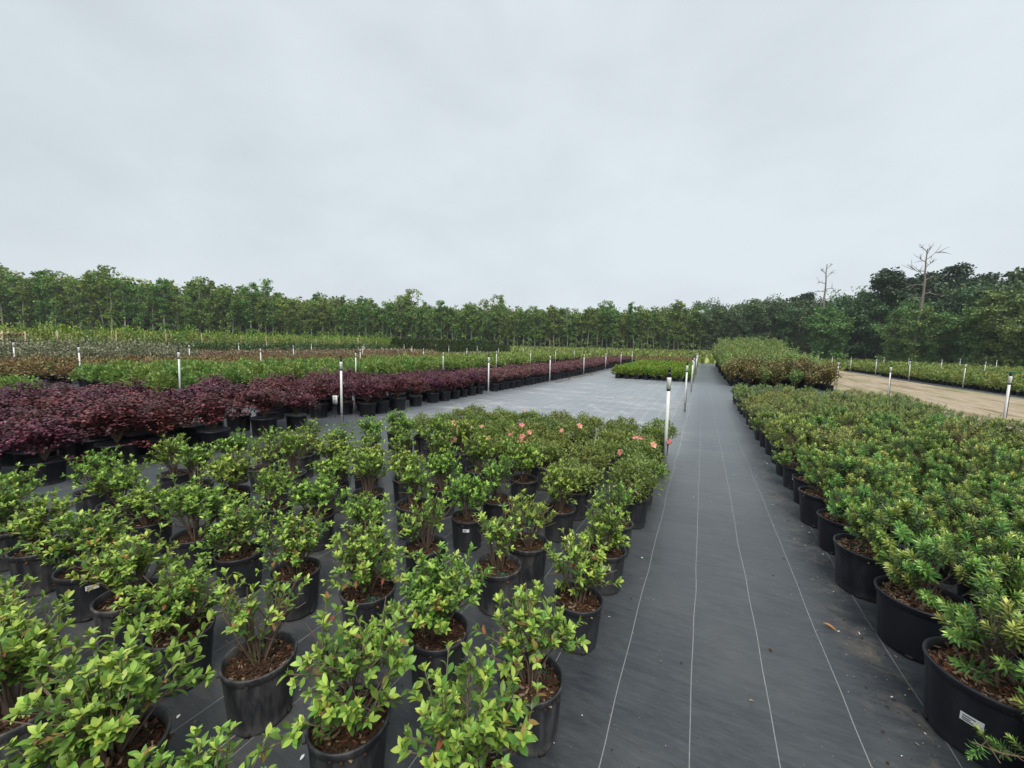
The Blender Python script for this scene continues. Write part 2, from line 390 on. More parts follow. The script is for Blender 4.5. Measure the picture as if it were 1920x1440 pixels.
def fabric_material():
    m, t, out = material('woven_ground_cover')
    tcn = nd(t, 'ShaderNodeTexCoord'); P = tcn.outputs['Object']
    sep = nd(t, 'ShaderNodeSeparateXYZ', {0: P})
    X, Y = sep.outputs[0], sep.outputs[1]
    def math_(op, a, b=None, clamp=False):
        n = t.nodes.new('ShaderNodeMath'); n.operation = op; n.use_clamp = clamp
        for i, v in enumerate((a, b)):
            if v is None: continue
            if isinstance(v, bpy.types.NodeSocket): t.links.new(v, n.inputs[i])
            else: n.inputs[i].default_value = v
        return n.outputs[0]
    # slow wobble of the stitched lines along the roll
    wob = nd(t, 'ShaderNodeTexNoise', {'Vector': nd(t, 'ShaderNodeMapping', {'Vector': P, 'Scale': (1.1, 0.75, 1)}).outputs[0], 'Scale': 1.0, 'Detail': 2.0})
    xw = math_('ADD', X, math_('MULTIPLY', math_('SUBTRACT', wob.outputs[0], 0.5), 0.055))
    ph = math_('FRACT', math_('DIVIDE', math_('ADD', xw, 0.2686+0.31872*200.5), 0.31872))
    line = math_('LESS_THAN', math_('ABSOLUTE', math_('SUBTRACT', ph, 0.5)), 0.0062)
    # seam where two rolls overlap every 3.8 m
    ph2 = math_('FRACT', math_('DIVIDE', math_('ADD', xw, 1.62+3.8246*50.5), 3.8246))
    seam = math_('LESS_THAN', math_('ABSOLUTE', math_('SUBTRACT', ph2, 0.5)), 0.0009)
    # sand film, tide marks and scuffs
    big = nd(t, 'ShaderNodeTexNoise', {'Vector': P, 'Scale': 0.55, 'Detail': 7.0, 'Roughness': 0.62, 'Distortion': 0.3})
    rub = nd(t, 'ShaderNodeTexNoise', {'Vector': nd(t, 'ShaderNodeMapping', {'Vector': P, 'Scale': (4.0, 15.0, 1), 'Rotation': (0, 0, 0.45)}).outputs[0], 'Scale': 1.0, 'Detail': 9.0, 'Roughness': 0.78})
    fine = nd(t, 'ShaderNodeTexNoise', {'Vector': P, 'Scale': 150.0, 'Detail': 3.0})
    base = mix_col(t, nd(t, 'ShaderNodeMapRange', {0: rub.outputs[0], 1: 0.38, 2: 0.66, 3: 0.0, 4: 1.0}).outputs[0], (0.017, 0.0205, 0.026), (0.044, 0.050, 0.057))
    base = mix_col(t, nd(t, 'ShaderNodeMapRange', {0: big.outputs[0], 1: 0.46, 2: 0.72, 3: 0.0, 4: 0.35}).outputs[0], base, (0.15, 0.15, 0.145))
    base = mix_col(t, math_('MULTIPLY', fine.outputs[0], 0.30), base, (0.065, 0.068, 0.07))
    # fine scratches and the dirt washed up along the pot rows
    for rot, loc in ((0.55, 0.0), (-0.25, 5.0)):
        scn = nd(t, 'ShaderNodeTexNoise', {'Vector': nd(t, 'ShaderNodeMapping', {'Vector': P, 'Scale': (7.0, 55.0, 1), 'Rotation': (0, 0, rot), 'Location': (loc, loc, 0)}).outputs[0], 'Scale': 1.0, 'Detail': 6.0, 'Roughness': 0.75})
        sf = nd(t, 'ShaderNodeMapRange', {0: scn.outputs[0], 1: 0.54, 2: 0.72, 3: 0.0, 4: 0.28})
        base = mix_col(t, sf.outputs[0], base, (0.115, 0.12, 0.122))
        sf = nd(t, 'ShaderNodeMapRange', {0: scn.outputs[0], 1: 0.46, 2: 0.30, 3: 0.0, 4: 0.30})
        base = mix_col(t, sf.outputs[0], base, (0.012, 0.014, 0.017))
    dn = nd(t, 'ShaderNodeTexNoise', {'Vector': P, 'Scale': 5.5, 'Detail': 9.0, 'Roughness': 0.75, 'Distortion': 0.6})
    dnf = nd(t, 'ShaderNodeMapRange', {0: dn.outputs[0], 1: 0.48, 2: 0.66, 3: 0.0, 4: 0.75})
    band = math_('SUBTRACT', 1.0, math_('MULTIPLY', math_('ABSOLUTE', math_('SUBTRACT', X, 0.92)), 5.0), True)
    band2 = math_('MULTIPLY', math_('SUBTRACT', 1.0, math_('MULTIPLY', math_('ABSOLUTE', math_('SUBTRACT', X, -2.6)), 0.42), True), 0.45)
    base = mix_col(t, math_('MULTIPLY', math_('MAXIMUM', band, band2), dnf.outputs[0]), base, (0.16, 0.135, 0.105))
    specks = nd(t, 'ShaderNodeTexVoronoi', {'Vector': P, 'Scale': 26.0, 'Randomness': 1.0})
    spk = math_('MULTIPLY', math_('LESS_THAN', specks.outputs['Distance'], 0.055), math_('GREATER_THAN', nd(t, 'ShaderNodeSeparateColor', {0: specks.outputs['Color']}).outputs[0], 0.72))
    base = mix_col(t, math_('MULTIPLY', spk, 0.7), base, (0.26, 0.22, 0.17))
    # dried puddle outlines in the empty bay, washed across the rolls
    bay = math_('MULTIPLY', nd(t, 'ShaderNodeMapRange', {0: X, 1: -7.2, 2: -5.8, 3: 0.0, 4: 1.0}).outputs[0],
                nd(t, 'ShaderNodeMapRange', {0: X, 1: 0.0, 2: -0.9, 3: 0.0, 4: 1.0}).outputs[0])
    bay = math_('MULTIPLY', bay, nd(t, 'ShaderNodeMapRange', {0: Y, 1: 5.8, 2: 7.2, 3: 0.0, 4: 1.0}).outputs[0])
    pn = nd(t, 'ShaderNodeTexNoise', {'Vector': nd(t, 'ShaderNodeMapping', {'Vector': P, 'Scale': (0.42, 0.8, 1)}).outputs[0], 'Scale': 1.0, 'Detail': 5.0, 'Roughness': 0.6, 'Distortion': 0.8})
    ring = math_('SUBTRACT', 1.0, math_('MULTIPLY', math_('ABSOLUTE', math_('SUBTRACT', pn.outputs[0], 0.52)), 55.0), True)
    sandpatch = nd(t, 'ShaderNodeTexNoise', {'Vector': nd(t, 'ShaderNodeMapping', {'Vector': P, 'Scale': (0.45, 1.0, 1), 'Location': (3, 7, 0)}).outputs[0], 'Scale': 1.0, 'Detail': 6.0, 'Roughness': 0.7})
    sp = nd(t, 'ShaderNodeMapRange', {0: sandpatch.outputs[0], 1: 0.55, 2: 0.66, 3: 0.0, 4: 0.55})
    bayf = math_('MULTIPLY', bay, math_('MAXIMUM', math_('MULTIPLY', ring, 0.5), sp.outputs[0], True))
    dk = nd(t, 'ShaderNodeTexNoise', {'Vector': nd(t, 'ShaderNodeMapping', {'Vector': P, 'Scale': (0.7, 1.5, 1), 'Location': (11, 2, 0)}).outputs[0], 'Scale': 1.0, 'Detail': 7.0, 'Roughness': 0.7})
    dkf = nd(t, 'ShaderNodeMapRange', {0: dk.outputs[0], 1: 0.36, 2: 0.62, 3: 0.72, 4: 1.0})
    base = mix_col(t, math_('MULTIPLY', bay, dkf.outputs[0]), base, (0.185, 0.20, 0.21))  # paler bay: dust, plus the grazing sky sheen put into the base colour
    base = mix_col(t, bayf, base, (0.62, 0.585, 0.53))
    # cross seams of the short rolls in the bay
    ph3 = math_('FRACT', math_('DIVIDE', math_('ADD', Y, math_('MULTIPLY', math_('SUBTRACT', wob.outputs[0], 0.5), 0.25)), 1.9))
    seam3 = math_('MULTIPLY', math_('LESS_THAN', math_('ABSOLUTE', math_('SUBTRACT', ph3, 0.5)), 0.007), bay)
    base = mix_col(t, math_('MULTIPLY', seam3, 0.3), base, (0.50, 0.49, 0.46))
    base = mix_col(t, math_('MULTIPLY', math_('MULTIPLY', math_('LESS_THAN', math_('ABSOLUTE', math_('SUBTRACT', ph, 0.5)), 0.03), bay), 0.38), base, (0.55, 0.55, 0.53))
    c = mix_col(t, math_('MULTIPLY', line, nd(t, 'ShaderNodeMapRange', {0: rub.outputs[0], 1: 0.3, 2: 0.7, 3: 0.65, 4: 0.25}).outputs[0]), base, (0.40, 0.40, 0.385))
    c = mix_col(t, math_('MULTIPLY', seam, 0.7), c, (0.42, 0.40, 0.36))
    p = nd(t, 'ShaderNodeBsdfPrincipled', {'Base Color': c})
    p.inputs['Sheen Weight'].default_value = 0.5; p.inputs['Sheen Roughness'].default_value = 0.35; p.inputs['Sheen Tint'].default_value = (0.86, 0.93, 1.0, 1)
    t.links.new(nd(t, 'ShaderNodeMapRange', {0: rub.outputs[0], 1: 0.3, 2: 0.7, 3: 0.28, 4: 0.44}).outputs[0], p.inputs['Roughness'])
    p.inputs['Specular IOR Level'].default_value = 0.5
    # weave and wrinkles
    wv = nd(t, 'ShaderNodeTexNoise', {'Vector': nd(t, 'ShaderNodeMapping', {'Vector': P, 'Scale': (1.0, 5.5, 1)}).outputs[0], 'Scale': 1.0, 'Detail': 5.0, 'Roughness': 0.6})
    b1 = nd(t, 'ShaderNodeBump', {'Strength': 0.35, 'Distance': 0.02, 'Height': wv.outputs[0]})
    b2 = nd(t, 'ShaderNodeBump', {'Strength': 0.35, 'Distance': 0.002, 'Height': fine.outputs[0], 'Normal': b1.outputs[0]})
    t.links.new(b2.outputs[0], p.inputs['Normal'])
    t.links.new(p.outputs[0], out.inputs[0])
    return m
M['fabric'] = fabric_material()

def ground_material():
    m, t, out = material('meadow_ground')
    tcn = nd(t, 'ShaderNodeTexCoord'); P = tcn.outputs['Object']
    a = nd(t, 'ShaderNodeTexNoise', {'Vector': P, 'Scale': 0.12, 'Detail': 8.0, 'Roughness': 0.65})
    b = nd(t, 'ShaderNodeTexNoise', {'Vector': P, 'Scale': 2.4, 'Detail': 8.0, 'Roughness': 0.7})
    c = col_ramp(t, b.outputs[0], [(0.3, (0.06, 0.085, 0.025)), (0.55, (0.14, 0.175, 0.052)), (0.75, (0.21, 0.22, 0.085))])
    c = mix_col(t, nd(t, 'ShaderNodeMapRange', {0: a.outputs[0], 1: 0.52, 2: 0.68, 3: 0.0, 4: 0.75}).outputs[0], c, (0.27, 0.215, 0.13))
    p = nd(t, 'ShaderNodeBsdfPrincipled', {'Base Color': c, 'Roughness': 0.95})
    p.inputs['Specular IOR Level'].default_value = 0.1
    bm = nd(t, 'ShaderNodeBump', {'Strength': 0.8, 'Distance': 0.15, 'Height': b.outputs[0]})
    t.links.new(bm.outputs[0], p.inputs['Normal'])
    t.links.new(p.outputs[0], out.inputs[0])
    return m
M['ground'] = ground_material()

def sand_material():
    m, t, out = material('sandy_track')
    tcn = nd(t, 'ShaderNodeTexCoord'); P = tcn.outputs['Object']
    a = nd(t, 'ShaderNodeTexNoise', {'Vector': nd(t, 'ShaderNodeMapping', {'Vector': P, 'Scale': (2.2, 0.16, 1)}).outputs[0], 'Scale': 1.0, 'Detail': 6.0, 'Roughness': 0.65})
    b = nd(t, 'ShaderNodeTexNoise', {'Vector': P, 'Scale': 3.5, 'Detail': 9.0, 'Roughness': 0.75})
    g = nd(t, 'ShaderNodeTexNoise', {'Vector': nd(t, 'ShaderNodeMapping', {'Vector': P, 'Scale': (0.8, 0.2, 1)}).outputs[0], 'Scale': 1.0, 'Detail': 8.0, 'Roughness': 0.7})
    c = col_ramp(t, a.outputs[0], [(0.36, (0.15, 0.11, 0.07)), (0.47, (0.37, 0.30, 0.215)), (0.56, (0.42, 0.35, 0.265)), (0.62, (0.28, 0.225, 0.16)), (0.7, (0.52, 0.445, 0.345))])
    c = mix_col(t, nd(t, 'ShaderNodeMapRange', {0: b.outputs[0], 1: 0.35, 2: 0.7, 3: 0.0, 4: 0.5}).outputs[0], c, (0.25, 0.19, 0.12))
    c = mix_col(t, nd(t, 'ShaderNodeMapRange', {0: g.outputs[0], 1: 0.48, 2: 0.62, 3: 0.0, 4: 0.65}).outputs[0], c, (0.16, 0.165, 0.06))
    p = nd(t, 'ShaderNodeBsdfPrincipled', {'Base Color': c, 'Roughness': 0.95})
    p.inputs['Specular IOR Level'].default_value = 0.1
    bm = nd(t, 'ShaderNodeBump', {'Strength': 0.9, 'Distance': 0.1, 'Height': a.outputs[0]})
    t.links.new(bm.outputs[0], p.inputs['Normal'])
    t.links.new(p.outputs[0], out.inputs[0])
    return m
M['sand'] = sand_material()

# ================================================================== ground and ground sheets
def sheet(name, xs, ys, dz, mat, zf=None):
    Xg, Yg = np.meshgrid(xs, ys)
    Z = gz(Xg, Yg)+dz
    if zf is not None:
        Z = Z+zf(Xg, Yg)
    nx, ny = len(xs), len(ys)
    i = np.arange(ny-1)[:, None]*nx; j = np.arange(nx-1)[None]
    Fq = np.stack([i+j, i+j+1, i+nx+j+1, i+nx+j], -1).reshape(-1, 4)
    return tag(obj(name, MB().add(np.stack([Xg, Yg, Z], -1).reshape(-1, 3), Fq).mesh(name, mat)), kind='structure')

# open meadow, one sheet out to beyond the woods
far = np.concatenate([np.linspace(-500, -240, 8), np.linspace(-220, 120, 171), np.linspace(150, 500, 10)])
fary = np.concatenate([np.linspace(-300, -40, 10), np.linspace(-30, 180, 106), np.linspace(200, 500, 10)])
sheet('ground', far, fary, -0.06, M['ground'])
sheet('ground_cover', np.arange(-50.75, 5.76, 0.5), np.arange(-8, 46.1, 0.5), 0.0, M['fabric'])
sheet('ground_cover', np.arange(11.9, 31, 0.5), np.arange(-8, 62, 0.5), 0.0, M['fabric'])
sheet('sandy_track', np.arange(5.75, 11.9, 0.41), np.arange(-8, 62, 0.5), -0.012, M['sand'],
      lambda x, y: -0.035*np.exp(-((x-7.6)/0.35)**2)-0.035*np.exp(-((x-9.6)/0.35)**2)+0.012*np.sin(x*5.1+y*0.4))

# ================================================================== trees
def blob_leaves(mb, centers, rad, n, size, rg, tone_lo=0.15, tone_hi=0.85, mat=0, flat=0.6, shape=LEAF_ROUND):
    """Leaf-sprays spread through a set of clumps."""
    centers = np.asarray(centers, float); k = len(centers)
    idx = rg.integers(0, k, n)
    off = rg.normal(size=(n, 3)); off = unit(off)*rg.random((n, 1))**0.45
    rad = np.broadcast_to(np.asarray(rad, float), (k,))
    O = centers[idx]+off*rad[idx][:, None]*np.array([1, 1, flat])
    D = unit(off+rg.normal(size=(n, 3))*0.7+np.array([0, 0, -0.15]))
    N = unit(rg.normal(size=(n, 3))*0.55+np.array([0, 0, 1.0]))
    ct = rg.random(k)
    tone = np.clip(tone_lo+(tone_hi-tone_lo)*(0.5*ct[idx]+0.5*rg.random(n)), 0, 1)
    add_leaves(mb, shape, O, D, N, size*(0.65+0.7*rg.random(n)), tone, mat)

def make_tree(seed, H, r0, crown0, crownR, nlimb, nleaf, lsz, leafmat, barkmat, conical=0.0, low=0):
    rg = np.random.default_rng(seed)
    tr = MB(); cr = MB()
    n = 9
    ts = np.linspace(0, 1, n)
    lean = rg.normal(size=2)*0.02*H
    wob = np.cumsum(rg.normal(size=(n, 2))*0.012*H, 0)
    P = np.stack([lean[0]*ts+wob[:, 0]*ts, lean[1]*ts+wob[:, 1]*ts, H*0.94*ts-0.15], -1)
    tube(tr, P, r0*(1-0.82*ts)+0.02, 6)
    tips = []
    for i in range(nlimb):
        t = crown0+(0.97-crown0)*((i+rg.random())/nlimb)
        b = np.array([np.interp(t, ts, P[:, k]) for k in range(3)])
        az = rg.random()*2*math.pi
        prof = math.sin(math.pi*min(1, max(0.06, (1-t)/(1-crown0)*0.75+0.18)))*(1-conical)+conical*(1.05-t)*1.3
        ln = crownR*prof*(0.65+0.6*rg.random())
        up = 0.35+0.5*rg.random()
        d = unit(np.array([math.cos(az), math.sin(az), up]))
        q = np.array([b, b+d*ln*0.5+[0, 0, 0.02*ln], b+d*ln+[0, 0, -0.08*ln]])
        tube(tr, q, np.array([r0*0.42, r0*0.25, r0*0.1])*(1-0.5*t)+0.012, 4, cap=False)
        tips += [q[2], q[1]*0.35+q[2]*0.65+rg.normal(size=3)*ln*0.16, b+d*ln*(0.5+0.3*rg.random())+rg.normal(size=3)*ln*0.25]
    tips.append(P[-1]+[0, 0, 0.03*H])
    tips = np.array(tips)
    blob_leaves(cr, tips, crownR*0.30*(0.6+0.8*rg.random(len(tips))), nleaf, lsz, rg)
    if low:
        k = max(6, low//40)
        a = rg.random(k)*2*math.pi; rr = crownR*0.75*np.sqrt(rg.random(k))
        c = np.stack([rr*np.cos(a), rr*np.sin(a), 0.3+rg.random(k)*H*crown0*0.9], -1)
        blob_leaves(cr, c, crownR*0.32, low, lsz, rg)
    return tr.mesh('trunk', barkmat), cr.mesh('crown', leafmat), (tr, cr)

def make_pine(seed, H, r0, nleaf, lsz):
    rg = np.random.default_rng(seed)
    tr = MB(); cr = MB()
    ts = np.linspace(0, 1, 9)
    wob = np.cumsum(rg.normal(size=(9, 2))*0.009*H, 0)
    P = np.stack([wob[:, 0]*ts, wob[:, 1]*ts, H*0.96*ts-0.15], -1)
    tube(tr, P, r0*(1-0.75*ts)+0.03, 6)
    C = []
    for i in range(15):
        t = 0.50+0.48*(i+rg.random())/15
        b = np.array([np.interp(t, ts, P[:, k]) for k in range(3)])
        az = rg.random()*2*math.pi
        ln = H*(0.33*(1.08-t)**0.6)*(0.7+0.6*rg.random())
        d = unit(np.array([math.cos(az), math.sin(az), 0.12+0.3*rg.random()]))
        tube(tr, [b, b+d*ln*0.55, b+d*ln+[0, 0, 0.1*ln]], [r0*0.3, r0*0.2, r0*0.08], 4, cap=False)
        for s in (1.0, 0.7, 0.45):
            C.append(b+d*ln*s+rg.normal(size=3)*ln*0.13)
    C.append(P[-1])
    blob_leaves(cr, C, H*0.072*(0.7+0.7*rg.random(len(C))), nleaf, lsz, rg, flat=0.42)
    return tr.mesh('trunk', M['bark_dark']), cr.mesh('crown', M['pine']), (tr, cr)

SLENDER = [make_tree(100+i, 12.5+1.0*(i % 3), 0.13, (0.26, .38, .32, .44)[i % 4], (1.5, 2.0, 2.5, 1.7)[i % 4], 19, 1900, 0.36, M['tree_a'], M['bark'], low=170) for i in range(9)]
BROAD = [make_tree(200+i, 10+1.4*(i % 3), 0.2, 0.16, 3.0, 24, 4200, 0.34, M['tree_b'], M['bark_dark'], low=500) for i in range(5)]
OAK = [make_tree(300+i, 13+1.5*(i % 2), 0.28, 0.28, 4.0, 26, 4200, 0.38, M['tree_c'], M['bark_dark'], low=350) for i in range(4)]
PINE = [make_pine(400+i, 18+i, 0.28, 6200, 0.42) for i in range(3)]
TREELINE = np.array([(-166, 8), (-152, 22), (-121, 37), (-106, 55), (-83, 83), (-46, 110), (-17, 120), (4, 119), (20, 112), (29, 99), (34, 84), (37, 70), (40, 56), (45, 40), (50, 28)], float)
seg = np.diff(TREELINE, axis=0); slen = np.hypot(seg[:, 0], seg[:, 1]); cum = np.concatenate([[0], np.cumsum(slen)])
def along(s):
    i = int(min(len(slen)-1, max(0, np.searchsorted(cum, s)-1)))
    u = (s-cum[i])/slen[i]
    nrm = np.array([-seg[i][1], seg[i][0]])/slen[i]           # points away from the nursery
    return TREELINE[i]+seg[i]*u, nrm
TR = random.Random(5)
def plant_tree(kind, proto, x, y, label, group, s=1.0):
    t = thing(kind, label, 'tree', place(x, y, TR.uniform(0, 6.28), s), group)
    obj('trunk', proto[0], t); obj('crown', proto[1], t)
    return t
n_slender = 0
SECT = ['slender tree in the %s row of the wood behind the far left lime-green trees', 'slender tree in the %s row of the wood above the silvery and bronze beds', 'slender pale-trunked tree in the %s row left of the dark conifer block', 'slender pale-trunked tree in the %s row behind the dark conifer block', 'slender pale-trunked tree in the %s row across the meadow strip by the path']
total = cum[-1]
s = 2.0
S_DARK = cum[7]-3        # from here on the wood is darker and bushier (right of the path)
while s < total:
    P0, nrm = along(s)
    if s < S_DARK:
        for row, off in enumerate((0.0, 5.0)):
            if row == 1 and TR.random() < 0.30: continue
            q = P0+nrm*(off+TR.uniform(-1.6, 1.6))+seg[0]*0
            sc = TR.choice((TR.uniform(0.78, 1.0), TR.uniform(.9, 1.14)))*(0.87 if s > cum[4]-20 else 0.93)
            if not in_view(q[0], q[1]): continue
            plant_tree('slender_tree', TR.choice(SLENDER), q[0], q[1], SECT[int(np.searchsorted([cum[2]+8, cum[3]+6, cum[4]+10, cum[5]+6], s))] % ('front' if row == 0 else 'second'), 'slender trees of the far wood', sc)
            n_slender += 1
        s += TR.uniform(1.1, 1.7) if s > cum[3] else TR.uniform(1.6, 2.4)
    else:
        q = P0+nrm*TR.uniform(-1.0, 1.5)
        sc = TR.uniform(0.72, 1.0)
        if in_view(q[0], q[1]):
            if s < cum[9]+4:
                plant_tree('dark_oak_tree', TR.choice(OAK), q[0], q[1], 'dark rounded tree standing behind the tall potted myrtles right of the path', 'dark trees behind the myrtles', sc)
            else:
                plant_tree('bushy_tree', TR.choice(BROAD), q[0], q[1], 'fresh green bushy tree at the wood edge behind the right-hand rows', 'bushy trees along the right wood edge', sc*0.86)
        q = P0+nrm*TR.uniform(5, 8)
        if in_view(q[0], q[1]):
            plant_tree('dark_oak_tree', TR.choice(OAK), q[0], q[1], 'tall dark tree rising behind the bushy wood edge on the right', 'tall dark trees behind the right wood edge', TR.uniform(0.78, 1.0))
        s += TR.uniform(2.3, 3.4)
# pines standing above the right-hand wood
for x, y, i, sc, lab in [(30.5, 99, 0, 0.98, 'tall layered pine left of the bigger dead tree'), (35.5, 100.5, 1, 0.88, 'layered pine crown close left of the bigger dead trunk'),
                         (40.5, 102, 2, 0.90, 'spreading pine crown just right behind the bigger dead tree'), (45.8, 93, 0, 0.86, 'tall pine at the right edge of the wood, nearer the dead tree'),
                         (33.0, 101, 2, 0.86, 'pine between the taller dead tree and the leftmost tall pine'), (43.2, 99, 1, 0.84, 'pine filling the skyline right of the taller dead tree'), (48.6, 92, 1, 0.86, 'rightmost tall pine rising at the picture edge'), (22, 122, 2, 0.80, 'distant pine standing above the wood left of the smaller dead tree'),
                         (10.5, 128, 0, 0.72, 'distant pine rising directly over the far end of the path')]:
    plant_tree('pine_tree', PINE[i], x, y, lab, 'pines above the right wood', sc)
for x, y, sc, lab in [(-78, 92, 1.12, 'tallest slender tree standing clear of the left treetops'), (-104, 66, 1.1, 'tall slender tree breaking the skyline above the bronze bed'), (-56, 108, 1.08, 'slender tree topping its neighbours left of the conifer hedge')]:
    plant_tree('slender_tree', SLENDER[2], x, y, lab, 'slender trees of the far wood', sc)

def make_snag(name, x, y, H, r0, branches, label, lean):
    t = thing(name, label, 'dead tree', place(x, y), 'bare dead trees')
    tr = MB(); ts = np.linspace(0, 1, 12)
    rg = np.random.default_rng(int(H*10))
    wob = np.cumsum(rg.normal(size=(12, 2))*0.006*H, 0)
    P = np.stack([lean*H*ts+wob[:, 0]*ts*0.7, wob[:, 1]*ts*0.7, H*ts-0.2], -1)
    tube(tr, P, r0*(1-0.86*ts**0.9)+0.02, 8)
    obj('trunk', tr.mesh('trunk', M['deadwood']), t)
    for (tt, az, ln, up, droop) in branches:
        ln *= 0.72
        b = np.array([np.interp(tt, ts, P[:, k]) for k in range(3)])
        # azimuths are given relative to the viewing direction: 0 = to the right
        d = np.array([math.cos(az)*_r.x-math.sin(az)*_r.y, math.cos(az)*_r.y+math.sin(az)*_r.x, 0])
        q = [b]
        for k in range(1, 6):
            u = k/5
            q.append(b+d*ln*u+np.array([0, 0, 1])*(up*ln*u-droop*ln*u*u)+rg.normal(size=3)*0.035*ln)
        br = MB(); tube(br, q, np.linspace(r0*0.34*(1.15-tt)+0.03, 0.025, 6), 5)
        for k in (2, 3, 4, 5, 3, 4):
            e = q[k]; dd = unit(np.array(q[k])-q[k-1])+rg.normal(size=3)*0.75+[0, 0, 0.25]
            tube(br, [e, e+dd*ln*0.17, e+dd*ln*0.3+rg.normal(size=3)*0.05*ln], [0.04, 0.03, 0.018], 4)
        obj('branch', br.mesh('branch', M['deadwood']), t)
make_snag('dead_tree', 22.2, 103.5, 19.9, 0.36, [(.60, 3.1, 3.2, .25, .5), (.63, .2, 2.0, .1, -.2), (.72, 3.0, 2.2, .3, .4), (.74, .15, 3.4, .45, .55), (.80, 2.9, 2.0, .5, .2), (.86, .3, 2.2, .9, .1), (.90, 3.3, 1.9, .7, .1), (.95, .1, 1.5, 1.1, .1), (.55, .3, 1.6, -.1, .2)],
          'smaller bare dead tree with drooping side branches above the dark wood', 0.012)
plant_tree('bushy_tree', BROAD[1], 20.7, 97.0, 'dark bushy tree hiding the foot of the smaller dead tree', 'bushy trees along the right wood edge', 0.92)
plant_tree('bushy_tree', BROAD[3], 22.6, 96.5, 'rounded bushy tree just right of the smaller dead tree', 'bushy trees along the right wood edge', 0.85)
for x_, y_, s_, lab_ in ((29.8, 83.2, .66, 'low bushy tree directly in front of the taller dead trunk'), (31.6, 82.5, .6, 'low bushy tree just right of the taller dead trunk'), (28.0, 86.0, .7, 'bushy tree just left of the taller dead trunk')):
    plant_tree('bushy_tree', BROAD[2], x_, y_, lab_, 'bushy trees along the right wood edge', s_)
make_snag('dead_tree', 31.8, 89.0, 18.9, 0.36, [(.58, 3.2, 3.0, .25, .3), (.62, .1, 2.6, .3, .3), (.68, 3.05, 3.2, .45, .4), (.73, .0, 2.7, .6, .2), (.77, 3.1, 2.2, .9, .2), (.80, 2.9, 3.2, .4, .15), (.84, .25, 2.2, .8, .1), (.88, 3.3, 2.1, .8, .3), (.91, .05, 3.2, .8, .2), (.95, .5, 2.0, 1.1, .1), (.97, 3.0, 1.4, 1.2, .1)],
          'taller bare dead tree with a forked crown rising out of the wood', 0.01)

# the depth of the wood behind the front trees: one mass
def stuff_mass(name, protos, places, label, cat, dens=1.0):
    mb_all = MB(); mats = []
    for proto, (x, y, rz, sc) in places:
        for src, mat in proto:
            V, f3, f4, mi, T = src
            if mat not in mats: mats.append(mat)
            k = mats.index(mat)
            c, s_ = math.cos(rz), math.sin(rz)
            W = np.stack([(V[:, 0]*c-V[:, 1]*s_)*sc+x, (V[:, 0]*s_+V[:, 1]*c)*sc+y, V[:, 2]*sc+float(gz(x, y))], -1)
            n0 = mb_all.n
            mb_all.V.append(W.astype(np.float32)); mb_all.T.append(T); mb_all.n += len(W)
            if len(f3): mb_all.F3.append(f3+n0); mb_all.M3.append(np.full(len(f3), k, np.int32))
            if len(f4): mb_all.F4.append(f4+n0); mb_all.M4.append(np.full(len(f4), k, np.int32))
    return tag(obj(name, mb_all.mesh(name, mats)), label, cat, kind='stuff')
def low_tree(seed, H, n, leafmat, barkmat, crown0):
    rg = np.random.default_rng(seed)
    a = MB(); b = MB()
    tube(a, [[0, 0, -.2], [0.1, 0, H*.5], [0, .1, H*.92]], [.14, .1, .03], 4, cap=False)
    k = 16; h = H*(crown0+(1-crown0)*rg.random(k)); an = rg.random(k)*6.28
    rr = 2.2*np.sqrt(rg.random(k))*(1.15-h/H)
    blob_leaves(b, np.stack([rr*np.cos(an), rr*np.sin(an), h], -1), 1.35, n, 0.58, rg)
    return [(a.arrays(), barkmat), (b.arrays(), leafmat)]
LOWT = [low_tree(500+i, 12.5+.5*i, 560, M['tree_a'], M['bark'], 0.25) for i in range(3)]
LOWD = [low_tree(520+i, 12+i, 560, M['tree_c'], M['bark_dark'], 0.12) for i in range(3)]
UND = [low_tree(540+i, 3.2+0.6*i, 200, M['tree_c'], M['bark_dark'], 0.05) for i in range(3)]
pl = []
for s in np.arange(0, total, 2.1):
    P0, nrm = along(s)
    for off in (9, 13, 18, 24, 31):
        q = P0+nrm*(off+TR.uniform(-2, 2))+np.array([TR.uniform(-2, 2), TR.uniform(-2, 2)])*(1+off*.06)
        if in_view(q[0], q[1], 120):
            pl.append((TR.choice(LOWT if s < S_DARK else LOWD), (q[0], q[1], TR.uniform(0, 6.28), TR.uniform(0.85, 1.05)*(0.92 if cum[4]-20 < s < S_DARK else 1.02))))
    for off in (8.5, 11, 14, 19, 25, 32):
        q = P0+nrm*(off+TR.uniform(-1.5, 1.5))
        if in_view(q[0], q[1], 120):
            pl.append((TR.choice(UND), (q[0], q[1], TR.uniform(0, 6.28), TR.uniform(0.9, 1.7))))
for x_, y_ in ((-17, 126), (-14, 128), (-19, 131), (-46, 117), (-44, 120), (-49, 119), (4, 126), (7, 128), (2, 130), (-84, 91), (-86, 94), (-108, 60), (-123, 41), (-15, 135), (-11, 131)):
    pl.append((TR.choice(LOWT), (x_, y_, TR.uniform(0, 6.28), .95))); pl.append((TR.choice(UND), (x_+1, y_-1, TR.uniform(0, 6.28), 1.5))); pl.append((TR.choice(UND), (x_-1.5, y_+1, TR.uniform(0, 6.28), 1.7)))
stuff_mass('wood_interior', None, pl, 'dark depth of the wood seen between the front trunks', 'wood')

